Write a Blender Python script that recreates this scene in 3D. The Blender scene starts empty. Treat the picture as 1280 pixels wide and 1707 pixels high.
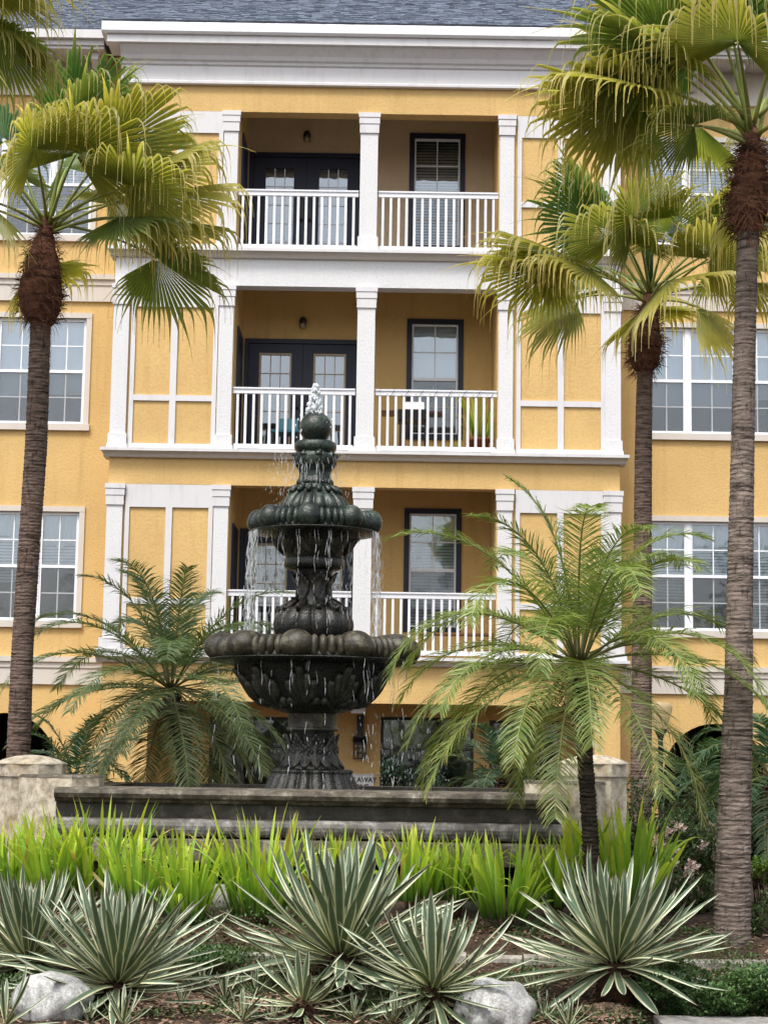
import bpy, math, random
import numpy as np
from mathutils import Vector, Matrix
R_ = math.radians
rnd = random.Random(7)
scene = bpy.context.scene
col = scene.collection

# ------------------------------------------------------------------ camera, sky, sun, exposure
FPX, CXP, CYP, EYE = 3000.0, 640.0, 853.5, 1.6
PITCH, ROLL = math.atan(397/FPX), 0.0155
_f = Vector((0, math.cos(PITCH), math.sin(PITCH)))
_r0 = Vector((1, 0, 0)); _u0 = _r0.cross(_f)
_r = _r0*math.cos(ROLL) + _u0*math.sin(ROLL)
_u = -_r0*math.sin(ROLL) + _u0*math.cos(ROLL)
cam_d = bpy.data.cameras.new('camera'); cam = bpy.data.objects.new('camera', cam_d); col.objects.link(cam)
cam.matrix_world = Matrix(((_r.x, _u.x, -_f.x, 0), (_r.y, _u.y, -_f.y, 0), (_r.z, _u.z, -_f.z, EYE), (0, 0, 0, 1)))
cam_d.sensor_fit = 'HORIZONTAL'; cam_d.sensor_width = 36; cam_d.lens = 36*FPX/1280
cam_d.clip_start = 0.1; cam_d.clip_end = 2000
scene.camera = cam

SUN_EL, SUN_AZ = R_(58), R_(205)          # azimuth clockwise from +Y: behind the camera, to the left
world = bpy.data.worlds.new('World'); scene.world = world; world.use_nodes = True
wn = world.node_tree.nodes; wl = world.node_tree.links
sky = wn.new('ShaderNodeTexSky'); sky.sky_type = 'NISHITA'; sky.sun_disc = False
sky.sun_elevation = SUN_EL; sky.sun_rotation = SUN_AZ; sky.dust_density = 4.0; sky.air_density = 1.0; sky.ozone_density = 1.0
hs = wn.new('ShaderNodeHueSaturation'); hs.inputs['Saturation'].default_value = 0.35
bg = wn['Background']; bg.inputs['Strength'].default_value = 0.15
wl.new(sky.outputs[0], hs.inputs['Color']); wl.new(hs.outputs[0], bg.inputs['Color'])
sun_d = bpy.data.lights.new('sun', 'SUN'); sun_d.energy = 1.5; sun_d.angle = R_(14); sun_d.color = (1.0, 0.95, 0.87)
sun = bpy.data.objects.new('sun', sun_d); col.objects.link(sun)
_sd = Vector((math.sin(SUN_AZ)*math.cos(SUN_EL), math.cos(SUN_AZ)*math.cos(SUN_EL), math.sin(SUN_EL)))
sun.rotation_euler = _sd.to_track_quat('Z', 'Y').to_euler()
scene.view_settings.view_transform = 'Standard'; scene.view_settings.look = 'None'
scene.view_settings.gamma = 1.0; scene.view_settings.use_curve_mapping = False
scene.view_settings.exposure = 0.77
scene.render.engine = 'CYCLES'
scene.cycles.max_bounces = 8; scene.cycles.transparent_max_bounces = 24
scene.cycles.diffuse_bounces = 4; scene.cycles.transmission_bounces = 6

def at(x, y, Y):
    """the point at depth Y that the photograph shows at pixel x, y"""
    d = _f*FPX + _r*(x-CXP) + _u*(CYP-y)
    t = Y/d.y
    return Vector((d.x*t, Y, d.z*t + EYE))
def ground_Y(x, y, h=0.0, lo=9.0, hi=16.0):
    """depth at which the view line through pixel x, y comes within h of the ground"""
    Y = lo
    while Y < hi and at(x, y, Y).z > gz(Y)+h: Y += 0.02
    return Y
def pxm(Y): return Y/FPX                   # metres per photo pixel at depth Y

# ------------------------------------------------------------------ object helpers
def prop(o, label=None, cat=None, group=None, kind=None):
    if label: o['label'] = label
    if cat: o['category'] = cat
    if group: o['group'] = group
    if kind: o['kind'] = kind
    return o
ORG = {}
def thing(name, loc, label, cat, group=None):
    o = bpy.data.objects.new(name, None); col.objects.link(o); o.location = Vector(loc)
    o.empty_display_size = 0.1
    ORG[o.name] = Vector(loc)
    return prop(o, label, cat, group)
def link(name, me, parent=None, loc=None, rot=None, scale=None):
    o = bpy.data.objects.new(name, me); col.objects.link(o)
    if parent is not None:
        o.parent = parent; ORG[o.name] = ORG.get(parent.name, Vector((0, 0, 0)))
    if loc is not None: o.location = Vector(loc) - (ORG[o.name] if parent is not None else Vector((0, 0, 0)))
    if rot is not None: o.rotation_euler = rot
    if scale is not None: o.scale = scale
    return o

class MB:
    """collects shapes in world coordinates and links them as one mesh object"""
    def __init__(s): s.v = []; s.f = []; s.m = []; s.c = []; s.sm = []
    def add(s, vs, fs, mat=0, col=None, smooth=False):
        b = len(s.v); s.v += [tuple(v) for v in vs]
        s.f += [tuple(b+i for i in f) for f in fs]; s.m += [mat]*len(fs); s.sm += [smooth]*len(fs)
        if col is not None:
            s.c += list(col) if isinstance(col, list) else [col]*len(vs)
        return s
    def box(s, x0, x1, y0, y1, z0, z1, mat=0, col=None):
        v = [(x0, y0, z0), (x1, y0, z0), (x1, y1, z0), (x0, y1, z0), (x0, y0, z1), (x1, y0, z1), (x1, y1, z1), (x0, y1, z1)]
        return s.add(v, [(0, 3, 2, 1), (4, 5, 6, 7), (0, 1, 5, 4), (1, 2, 6, 5), (2, 3, 7, 6), (3, 0, 4, 7)], mat, col)
    def quad(s, a, b, c, d, mat=0): return s.add([a, b, c, d], [(0, 1, 2, 3)], mat)
    def extrude(s, prof, x0, x1, mat=0):
        """profile of (y, z) run along x, closed ends"""
        n = len(prof)
        v = [(x0, y, z) for y, z in prof] + [(x1, y, z) for y, z in prof]
        f = [(i, (i+1) % n, n+(i+1) % n, n+i) for i in range(n)]
        return s.add(v, f + [tuple(range(n-1, -1, -1)), tuple(range(n, 2*n))], mat)
    def tube(s, pts, rad, n=6, mat=0, col=None, caps=True):
        pts = [Vector(p) for p in pts]
        if not isinstance(rad, (list, tuple)): rad = [rad]*len(pts)
        vs = []; ref = Vector((0.13, 0.2, 1)).normalized()
        for i, p in enumerate(pts):
            t = (pts[min(i+1, len(pts)-1)] - pts[max(i-1, 0)]).normalized()
            a = t.cross(ref)
            if a.length < 1e-3: a = t.cross(Vector((1, 0, 0)))
            a.normalize(); b = t.cross(a)
            for k in range(n):
                q = 2*math.pi*k/n; vs.append(p + (a*math.cos(q) + b*math.sin(q))*rad[i])
        fs = [(i*n+k, i*n+(k+1) % n, (i+1)*n+(k+1) % n, (i+1)*n+k) for i in range(len(pts)-1) for k in range(n)]
        if caps: fs += [tuple(range(n-1, -1, -1)), tuple(range((len(pts)-1)*n, len(pts)*n))]
        cc = None
        if col is not None: cc = [c for c in (col if isinstance(col, list) else [col]*len(pts)) for _ in range(n)]
        return s.add(vs, fs, mat, cc, True)
    def lathe(s, prof, cx, cy, n=48, mat=0, fn=None, axis=None, caps=True):
        """prof (r, z); fn(r, z, theta, i) -> r; axis(z) -> (cx, cy)"""
        vs = []
        for i, (r, z) in enumerate(prof):
            ax, ay = axis(z) if axis else (cx, cy)
            for k in range(n):
                th = 2*math.pi*k/n; rr = fn(r, z, th, i) if fn else r
                vs.append((ax + rr*math.sin(th), ay - rr*math.cos(th), z))
        fs = [(i*n+k, i*n+(k+1) % n, (i+1)*n+(k+1) % n, (i+1)*n+k) for i in range(len(prof)-1) for k in range(n)]
        if caps: fs += [tuple(range(n-1, -1, -1)), tuple(range((len(prof)-1)*n, len(prof)*n))]
        return s.add(vs, fs, mat, None, True)
    def ball(s, c, r, mat=0, sq=(1, 1, 1), nu=14, nv=9):
        prof = [(max(1e-4, r*math.sin(math.pi*j/nv)), -r*math.cos(math.pi*j/nv)) for j in range(nv+1)]
        vs = [(c[0]+p*sq[0]*math.sin(2*math.pi*k/nu), c[1]-p*sq[1]*math.cos(2*math.pi*k/nu), c[2]+z*sq[2]) for p, z in prof for k in range(nu)]
        fs = [(i*nu+k, i*nu+(k+1) % nu, (i+1)*nu+(k+1) % nu, (i+1)*nu+k) for i in range(nv) for k in range(nu)]
        return s.add(vs, fs, mat, None, True)
    def mesh(s, name, mats, origin=Vector((0, 0, 0))):
        me = bpy.data.meshes.new(name)
        o = origin
        me.from_pydata([(v[0]-o[0], v[1]-o[1], v[2]-o[2]) for v in s.v], [], s.f)
        for m in (mats if isinstance(mats, (list, tuple)) else [mats]): me.materials.append(m)
        me.polygons.foreach_set('material_index', s.m)
        me.polygons.foreach_set('use_smooth', s.sm)
        if s.c and len(s.c) == len(s.v):
            a = me.attributes.new('Col', 'FLOAT_COLOR', 'POINT')
            a.data.foreach_set('color', np.array([(c[0], c[1], c[2], 1.0) for c in s.c], dtype=np.float32).ravel())
        me.update()
        return me
    def build(s, name, mats, parent=None):
        return link(name, s.mesh(name, mats, ORG.get(parent.name, Vector((0, 0, 0))) if parent is not None else Vector((0, 0, 0))), parent)

# ------------------------------------------------------------------ materials
def mat_new(name):
    m = bpy.data.materials.new(name); m.use_nodes = True
    nt = m.node_tree; p = nt.nodes['Principled BSDF']
    return m, nt, p
def N(nt, t, **kw):
    n = nt.nodes.new(t)
    for k, v in kw.items():
        if k in n.inputs: n.inputs[k].default_value = v
        else: setattr(n, k, v)
    return n
def coords(nt, scale=None):
    tc = nt.nodes.new('ShaderNodeTexCoord')
    if scale is None: return tc.outputs['Object']
    mp = nt.nodes.new('ShaderNodeMapping'); mp.inputs['Scale'].default_value = scale
    nt.links.new(tc.outputs['Object'], mp.inputs['Vector']); return mp.outputs[0]
def ramp(nt, fac, stops):
    r = nt.nodes.new('ShaderNodeValToRGB'); e = r.color_ramp.elements
    while len(e) < len(stops): e.new(0.5)
    for i, (p, c) in enumerate(stops):
        e[i].position = p; e[i].color = (*c, 1) if len(c) == 3 else c
    nt.links.new(fac, r.inputs[0]); return r.outputs[0]
def mixc(nt, fac, a, b, mode='MIX'):
    m = nt.nodes.new('ShaderNodeMix'); m.data_type = 'RGBA'; m.blend_type = mode
    for s, v in ((m.inputs[0], fac), (m.inputs[6], a), (m.inputs[7], b)):
        if hasattr(v, 'is_output'): nt.links.new(v, s)
        else: s.default_value = v if not isinstance(v, tuple) else (*v, 1)
    return m.outputs[2]
def noise(nt, vec, scale, detail=6, rough=0.6):
    n = N(nt, 'ShaderNodeTexNoise', Scale=scale, Detail=detail, Roughness=rough)
    nt.links.new(vec, n.inputs['Vector']); return n.outputs[0]
def bump(nt, p, h, strength, dist=0.01):
    b = N(nt, 'ShaderNodeBump', Strength=strength, Distance=dist)
    nt.links.new(h, b.inputs['Height']); nt.links.new(b.outputs[0], p.inputs['Normal'])

def stucco(name, c, var=0.12, bs=0.6, grain=26.0, dirt=(0.45, 0.42, 0.38), dirt_amt=0.18, dist=0.012):
    m, nt, p = mat_new(name); v = coords(nt)
    big = noise(nt, v, 0.7, 5); fine = noise(nt, v, grain, 4, 0.55)
    streak = noise(nt, coords(nt, (4.2, 4.2, 0.28)), 1.6, 7, 0.7)
    base = mixc(nt, ramp(nt, big, [(0.3, (0, 0, 0)), (0.72, (1, 1, 1))]), tuple(x*(1-var) for x in c), tuple(min(1, x*(1+var*0.6)) for x in c))
    st = ramp(nt, streak, [(0.52, (0, 0, 0)), (0.78, (dirt_amt,)*3)])
    cc = mixc(nt, st, base, tuple(a*b*1.3 for a, b in zip(c, dirt)))
    pit = ramp(nt, fine, [(0.36, (0.93,)*3), (0.5, (1, 1, 1))])
    nt.links.new(mixc(nt, 1.0, cc, pit, 'MULTIPLY'), p.inputs['Base Color']); p.inputs['Roughness'].default_value = 0.85
    p.inputs['Specular IOR Level'].default_value = 0.25
    h = ramp(nt, fine, [(0.4, (0, 0, 0)), (0.62, (1, 1, 1))])
    bump(nt, p, h, bs, dist); return m
def paint(name, c, rough=0.5, var=0.06, dirt=0.0):
    m, nt, p = mat_new(name); v = coords(nt)
    n = noise(nt, v, 3.0, 5)
    a = mixc(nt, n, tuple(x*(1-var) for x in c), tuple(min(1, x*(1+var)) for x in c))
    if dirt:
        st = noise(nt, coords(nt, (2.5, 2.5, 0.5)), 2.5, 7, 0.7)
        a = mixc(nt, ramp(nt, st, [(0.5, (0, 0, 0)), (0.8, (dirt,)*3)]), a, tuple(x*0.45 for x in c))
    nt.links.new(a, p.inputs['Base Color']); p.inputs['Roughness'].default_value = rough
    bump(nt, p, noise(nt, v, 60, 3), 0.08, 0.003)
    return m
def leafy(name, rough=0.45, trans=0.35, var=0.25, tint=None, gloss=0.4, scale=9.0):
    """leaf colour from the vertex colours (pigment of the blade), plus some light through it"""
    m, nt, p = mat_new(name)
    if tint is None:
        at_ = N(nt, 'ShaderNodeAttribute'); at_.attribute_name = 'Col'; c = at_.outputs['Color']
    else:
        rg = N(nt, 'ShaderNodeRGB'); rg.outputs[0].default_value = (*tint, 1); c = rg.outputs[0]
    oi = N(nt, 'ShaderNodeObjectInfo')
    n = noise(nt, coords(nt), scale, 4)
    f = ramp(nt, n, [(0.25, (1-var,)*3), (0.75, (1+var,)*3)])
    c = mixc(nt, 1.0, c, f, 'MULTIPLY')
    hv = N(nt, 'ShaderNodeHueSaturation'); nt.links.new(c, hv.inputs['Color'])
    mr = N(nt, 'ShaderNodeMapRange'); mr.inputs['To Min'].default_value = 0.8; mr.inputs['To Max'].default_value = 1.2
    nt.links.new(oi.outputs['Random'], mr.inputs['Value']); nt.links.new(mr.outputs[0], hv.inputs['Value'])
    c = hv.outputs[0]
    nt.links.new(c, p.inputs['Base Color']); p.inputs['Roughness'].default_value = rough
    p.inputs['Specular IOR Level'].default_value = gloss
    if trans:
        t = N(nt, 'ShaderNodeBsdfTranslucent'); nt.links.new(mixc(nt, 1.0, c, (1.25, 1.2, 0.55), 'MULTIPLY'), t.inputs['Color'])
        mx = N(nt, 'ShaderNodeMixShader'); mx.inputs[0].default_value = trans
        nt.links.new(p.outputs[0], mx.inputs[1]); nt.links.new(t.outputs[0], mx.inputs[2])
        nt.links.new(mx.outputs[0], nt.nodes['Material Output'].inputs['Surface'])
    return m
def stone(name, dark, mid, light, sc=6.0, rough=0.5, bs=0.5, lo=0.38, hi=0.68, dist=0.02, streak=0.75, speck=0.55):
    m, nt, p = mat_new(name); v = coords(nt)
    a = noise(nt, v, sc, 9, 0.68); b = noise(nt, v, sc*5, 6, 0.7); st = noise(nt, coords(nt, (4, 4, 0.6)), 3.0, 6, 0.7)
    c = ramp(nt, a, [(lo, dark), ((lo+hi)/2, mid), (hi, light)])
    c = mixc(nt, ramp(nt, st, [(0.45, (0, 0, 0)), (0.7, (streak,)*3)]), c, dark)
    c = mixc(nt, ramp(nt, b, [(0.35, (speck,)*3), (0.6, (0, 0, 0))]), c, tuple(x*0.5 for x in dark))
    nt.links.new(c, p.inputs['Base Color'])
    rr = ramp(nt, b, [(0.3, (rough*0.6,)*3), (0.7, (min(1, rough*1.3),)*3)]); nt.links.new(rr, p.inputs['Roughness'])
    bump(nt, p, b, bs, dist); return m
def bark(name, dark, light, ringf=26.0, rough=0.9):
    m, nt, p = mat_new(name); v = coords(nt)
    w = N(nt, 'ShaderNodeTexNoise', Scale=1.0, Detail=7, Roughness=0.7); nt.links.new(coords(nt, (7, 7, ringf)), w.inputs['Vector'])
    hz = noise(nt, coords(nt, (4, 4, ringf*2.2)), 1.0, 5, 0.6); vt = noise(nt, coords(nt, (34, 34, 7)), 1.0, 5, 0.6)
    big = noise(nt, v, 2.2, 5)
    c = ramp(nt, w.outputs[0], [(0.34, dark), (0.66, light)])
    c = mixc(nt, ramp(nt, big, [(0.35, (0, 0, 0)), (0.7, (0.6,)*3)]), c, tuple(x*0.55 for x in light))
    crk = mixc(nt, 1.0, ramp(nt, hz, [(0.36, (0.3,)*3), (0.47, (1, 1, 1))]), ramp(nt, vt, [(0.33, (0.4,)*3), (0.44, (1, 1, 1))]), 'MULTIPLY')
    nt.links.new(mixc(nt, 1.0, c, crk, 'MULTIPLY'), p.inputs['Base Color']); p.inputs['Roughness'].default_value = rough
    p.inputs['Specular IOR Level'].default_value = 0.15
    bump(nt, p, w.outputs[0], 0.8, 0.02); return m
def glassy(name, tint=(0.75, 0.82, 0.86), ior=1.55, boost=0.05):
    m, nt, p = mat_new(name); nt.nodes.remove(p)
    g = N(nt, 'ShaderNodeBsdfGlossy', Roughness=0.03); g.inputs['Color'].default_value = (0.9, 0.95, 1, 1)
    t = N(nt, 'ShaderNodeBsdfTransparent'); t.inputs['Color'].default_value = (*tint, 1)
    fr = N(nt, 'ShaderNodeFresnel', IOR=ior); ad = N(nt, 'ShaderNodeMath'); ad.operation = 'ADD'; ad.inputs[1].default_value = boost
    nt.links.new(fr.outputs[0], ad.inputs[0])
    b = N(nt, 'ShaderNodeBump', Strength=0.10, Distance=0.03); nt.links.new(noise(nt, coords(nt), 2.2, 2), b.inputs['Height'])
    nt.links.new(b.outputs[0], g.inputs['Normal'])
    mx = N(nt, 'ShaderNodeMixShader'); nt.links.new(ad.outputs[0], mx.inputs[0])
    nt.links.new(t.outputs[0], mx.inputs[1]); nt.links.new(g.outputs[0], mx.inputs[2])
    nt.links.new(mx.outputs[0], nt.nodes['Material Output'].inputs['Surface']); return m
def screen_mat(name, c, alpha):
    m, nt, p = mat_new(name); p.inputs['Base Color'].default_value = (*c, 1); p.inputs['Roughness'].default_value = 0.9
    t = N(nt, 'ShaderNodeBsdfTransparent'); mx = N(nt, 'ShaderNodeMixShader'); mx.inputs[0].default_value = alpha
    nt.links.new(t.outputs[0], mx.inputs[1]); nt.links.new(p.outputs[0], mx.inputs[2])
    nt.links.new(mx.outputs[0], nt.nodes['Material Output'].inputs['Surface']); return m

M = {}
M['yellow'] = stucco('yellow_stucco', (0.63, 0.425, 0.175), 0.12, 0.20, dirt_amt=0.42)
M['tan'] = stucco('tan_stucco', (0.56, 0.435, 0.29), 0.08, 0.2)
M['white'] = stucco('white_stucco', (0.665, 0.67, 0.685), 0.04, 0.15, 30.0, (0.6, 0.58, 0.55), 0.25)
M['trim'] = paint('white_trim', (0.62, 0.615, 0.63), 0.55, 0.03, 0.38)
M['cream'] = paint('cream_trim', (0.57, 0.525, 0.475), 0.6, 0.04, 0.25)
M['rail'] = paint('railing_white', (0.74, 0.75, 0.79), 0.4, 0.02, 0.16)
M['navy'] = paint('navy_paint', (0.004, 0.008, 0.030), 0.5, 0.2)
M['tanframe'] = paint('tan_frame', (0.42, 0.33, 0.22), 0.5)
M['slab'] = paint('balcony_floor', (0.32, 0.29, 0.26), 0.8, 0.1)
M['vinyl'] = paint('window_vinyl', (0.80, 0.83, 0.88), 0.35, 0.02, 0.05)
M['shade'] = paint('window_shade', (0.84, 0.87, 0.87), 0.8, 0.03)
M['blind'] = paint('blind_slats', (0.76, 0.79, 0.83), 0.6, 0.03)
M['sheer'] = screen_mat('sheer_curtain', (0.85, 0.88, 0.9), 0.75)
M['screen'] = screen_mat('insect_screen', (0.09, 0.095, 0.10), 0.30)
M['glass'] = glassy('window_glass', (0.88, 0.92, 0.95), 1.55, 0.10)
M['dglass'] = glassy('door_glass', (0.6, 0.64, 0.68), 1.5, 0.16)
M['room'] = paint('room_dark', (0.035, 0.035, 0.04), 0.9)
M['black'] = paint('black_metal', (0.012, 0.012, 0.014), 0.4, 0.2)
M['lampglass'] = screen_mat('lamp_glass', (0.7, 0.62, 0.4), 0.5)
M['signwhite'] = paint('sign_white', (0.75, 0.75, 0.75), 0.5)
M['signtext'] = paint('sign_lettering', (0.05, 0.05, 0.07), 0.6)
# ------------------------------------------------------------------ ground
GZ = [(-60, -0.07), (10.9, -0.06), (11.5, -0.03), (12.4, 0.05), (13.02, 0.10), (13.2, 0.27), (14.6, 0.42), (18.9, 0.42), (21.5, -0.2), (900, -0.2)]
def gz(Y):
    for (a, za), (b, zb) in zip(GZ, GZ[1:]):
        if Y <= b: return za + (zb-za)*max(0, (Y-a))/(b-a)
    return GZ[-1][1]
m, nt, p = mat_new('mulch_soil'); v = coords(nt)
a = noise(nt, v, 14, 9, 0.75); b = noise(nt, v, 55, 5, 0.7)
c = ramp(nt, a, [(0.35, (0.018, 0.012, 0.008)), (0.55, (0.075, 0.042, 0.024)), (0.72, (0.20, 0.125, 0.075))])
nt.links.new(c, p.inputs['Base Color']); p.inputs['Roughness'].default_value = 0.95; bump(nt, p, b, 0.9, 0.03); M['soil'] = m
g = MB()
xs = [-500, -120, -40, -15] + [-8+0.4*i for i in range(41)] + [15, 40, 120, 500]
ys = [-60, -10, 4, 8] + [9+0.2*i for i in range(70)] + [24, 27, 32, 45, 90, 250, 900]
nx = len(xs)
g.add([(x, y, gz(y) + (rnd.uniform(-0.02, 0.02) if 9 < y < 14.5 and abs(x) < 9 else 0)) for y in ys for x in xs],
      [(j*nx+i, j*nx+i+1, (j+1)*nx+i+1, (j+1)*nx+i) for j in range(len(ys)-1) for i in range(nx-1)], smooth=True)
prop(g.build('ground', M['soil']), kind='structure')

M['concrete'] = stone('concrete_walk', (0.20, 0.19, 0.18), (0.33, 0.32, 0.30), (0.42, 0.41, 0.39), 5, 0.85, 0.25, 0.25, 0.7, 0.008)
sw = MB()
px0 = at(1090, 1690, 11.4).x
for k in range(6):
    xa = px0 + k*1.5
    sw.box(xa, xa+1.485, 7.5, 11.42, -0.25, 0.0)
prop(sw.build('sidewalk', M['concrete']), kind='structure')

# ------------------------------------------------------------------ the apartment building
XC = -0.32
YF, YB, YW = 27.5, 29.15, 28.5
F = {1: 3.0, 2: 6.17, 3: 9.365}
BEAM = {1: 5.62, 2: 8.79, 3: 11.63}
XL, XR = -4.29, 3.67
OPL, OPR = -2.385, 1.735
ML, MR = -0.475, -0.17
bld = thing('apartment_building', (XC, YF+2, -0.2), 'yellow stucco apartment building with white pilasters and stacked balconies behind the fountain', 'building')

def wall_holes(mb, x0, x1, z0, z1, y, holes, depth, mat=0):
    """front sheet at y with rectangular openings (hx0, hx1, hz0, hz1) and their reveals"""
    X = sorted({x0, x1, *[h[0] for h in holes], *[h[1] for h in holes]}); Z = sorted({z0, z1, *[h[2] for h in holes], *[h[3] for h in holes]})
    for i in range(len(X)-1):
        for j in range(len(Z)-1):
            cx, cz = (X[i]+X[i+1])/2, (Z[j]+Z[j+1])/2
            if any(h[0] < cx < h[1] and h[2] < cz < h[3] for h in holes): continue
            mb.quad((X[i], y, Z[j]), (X[i+1], y, Z[j]), (X[i+1], y, Z[j+1]), (X[i], y, Z[j+1]), mat)
    for a, b_, c_, d in holes:
        y2 = y+depth
        mb.quad((a, y, c_), (b_, y, c_), (b_, y2, c_), (a, y2, c_), mat); mb.quad((a, y2, d), (b_, y2, d), (b_, y, d), (a, y, d), mat)
        mb.quad((a, y2, c_), (a, y2, d), (a, y, d), (a, y, c_), mat); mb.quad((b_, y, c_), (b_, y, d), (b_, y2, d), (b_, y2, c_), mat)

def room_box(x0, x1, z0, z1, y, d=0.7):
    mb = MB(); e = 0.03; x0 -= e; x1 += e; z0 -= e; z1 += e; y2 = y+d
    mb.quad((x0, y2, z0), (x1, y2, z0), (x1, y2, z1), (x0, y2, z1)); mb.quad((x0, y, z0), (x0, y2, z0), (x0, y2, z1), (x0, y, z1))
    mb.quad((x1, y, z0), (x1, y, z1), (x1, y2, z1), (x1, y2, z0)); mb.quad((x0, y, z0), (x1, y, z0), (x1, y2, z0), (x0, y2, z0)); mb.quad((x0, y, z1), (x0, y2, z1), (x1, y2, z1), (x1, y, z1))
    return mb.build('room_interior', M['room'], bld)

def slats(mb, x0, x1, z0, z1, y, pitch=0.05):
    z = z1
    while z > z0:
        mb.quad((x0, y+0.012, z), (x1, y+0.012, z), (x1, y-0.012, z-pitch*0.80), (x0, y-0.012, z-pitch*0.80)); z -= pitch
def curtain(mb, x0, x1, z0, z1, y, amp=0.03, waves=9, swag=0.0, n=44):
    vs = []; fs = []
    for j in range(5):
        for i in range(n+1):
            t = i/n; zz = z1 + (z0-z1)*j/4
            if swag: zz = z1 + (z0 + swag*(abs(math.sin(t*math.pi*2))) - z1)*j/4
            vs.append((x0+(x1-x0)*t, y+amp*math.sin(t*waves*6.283+j*0.25), zz))
    for j in range(4):
        for i in range(n): fs.append((j*(n+1)+i, j*(n+1)+i+1, (j+1)*(n+1)+i+1, (j+1)*(n+1)+i))
    mb.add(vs, fs, smooth=True)

# ---- wings: set-back walls with triple windows and arched carports
def arch_wall(mb, xa, xb, zb, zt, cx, hw, zs, rise, y, depth):
    mb.quad((xa, y, zb), (cx-hw, y, zb), (cx-hw, y, zt), (xa, y, zt)); mb.quad((cx+hw, y, zb), (xb, y, zb), (xb, y, zt), (cx+hw, y, zt))
    n = 20; pts = [(cx-hw*math.cos(math.pi*i/n), zs+rise*math.sin(math.pi*i/n)) for i in range(n+1)]
    for (x1, z1), (x2, z2) in zip(pts, pts[1:]):
        mb.quad((x1, y, z1), (x2, y, z2), (x2, y, zt), (x1, y, zt)); mb.quad((x1, y, z1), (x1, y+depth, z1), (x2, y+depth, z2), (x2, y, z2))
    for sx in (cx-hw, cx+hw): mb.quad((sx, y, zb), (sx, y+depth, zb), (sx, y+depth, zs), (sx, y, zs))

SHADES = {(-1, 2): (0.42, 0.40, 0.44), (1, 2): (0.40, 0.40, 0.52), (-1, 1): (0.0, 0.0, 0.0), (1, 1): (0.05, 0.05, 0.05), (-1, 3): (0.1, 0.1, 0.1), (1, 3): (0.1, 0.1, 0.1)}
def hung_window(x0, x1, z0, z1, y, shade, valance, blinds, single=False):
    """one double-hung unit: frame with panes, muntins, screen and what hangs behind the glass"""
    fr = 0.03; zm = (z0+z1)/2
    mb = MB()
    mb.box(x0, x0+fr, y, y+0.06, z0, z1); mb.box(x1-fr, x1, y, y+0.06, z0, z1)
    mb.box(x0+fr, x1-fr, y, y+0.06, z0, z0+fr); mb.box(x0+fr, x1-fr, y, y+0.06, z1-fr, z1); mb.box(x0+fr, x1-fr, y-0.008, y+0.05, zm-0.024, zm+0.024)
    w = mb.build('window', M['vinyl'], bld)
    xm = (x0+x1)/2; t = 0.0095
    for za, zb in ((z0+fr, zm-0.024), (zm+0.024, z1-fr)):
        q = MB(); q.box(x0+fr, x1-fr, y+0.030, y+0.034, za, zb); q.build('pane', M['glass'], w)
        mu = MB(); mu.box(xm-t, xm+t, y+0.018, y+0.0295, za, zb); zc = (za+zb)/2
        mu.box(x0+fr, xm-t, y+0.019, y+0.0290, zc-t, zc+t); mu.box(xm+t, x1-fr, y+0.019, y+0.0290, zc-t, zc+t); mu.build('muntin', M['vinyl'], w)
    s = MB(); s.quad((x0+fr, y+0.008, z0+fr), (x1-fr, y+0.008, z0+fr), (x1-fr, y+0.008, zm-0.024), (x0+fr, y+0.008, zm-0.024)); s.build('insect_screen', M['screen'], w)
    H = z1-z0
    if shade is not None:
        c = MB(); curtain(c, x0+0.01, x1-0.01, z0+H*shade, z1-0.01, y+0.13, 0.003, 2); c.build('window_shade', M['shade'], w)
    if blinds:
        c = MB(); slats(c, x0+0.01, x1-0.01, z0+H*blinds, z1-0.02, y+0.17); c.build('blind', M['blind'], w)
    if valance:
        c = MB(); curtain(c, x0+0.005, x1-0.005, z1-H*valance, z1-0.01, y+0.10, 0.018, 6, 0.10); c.build('valance', M['sheer'], w)
    return w

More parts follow.
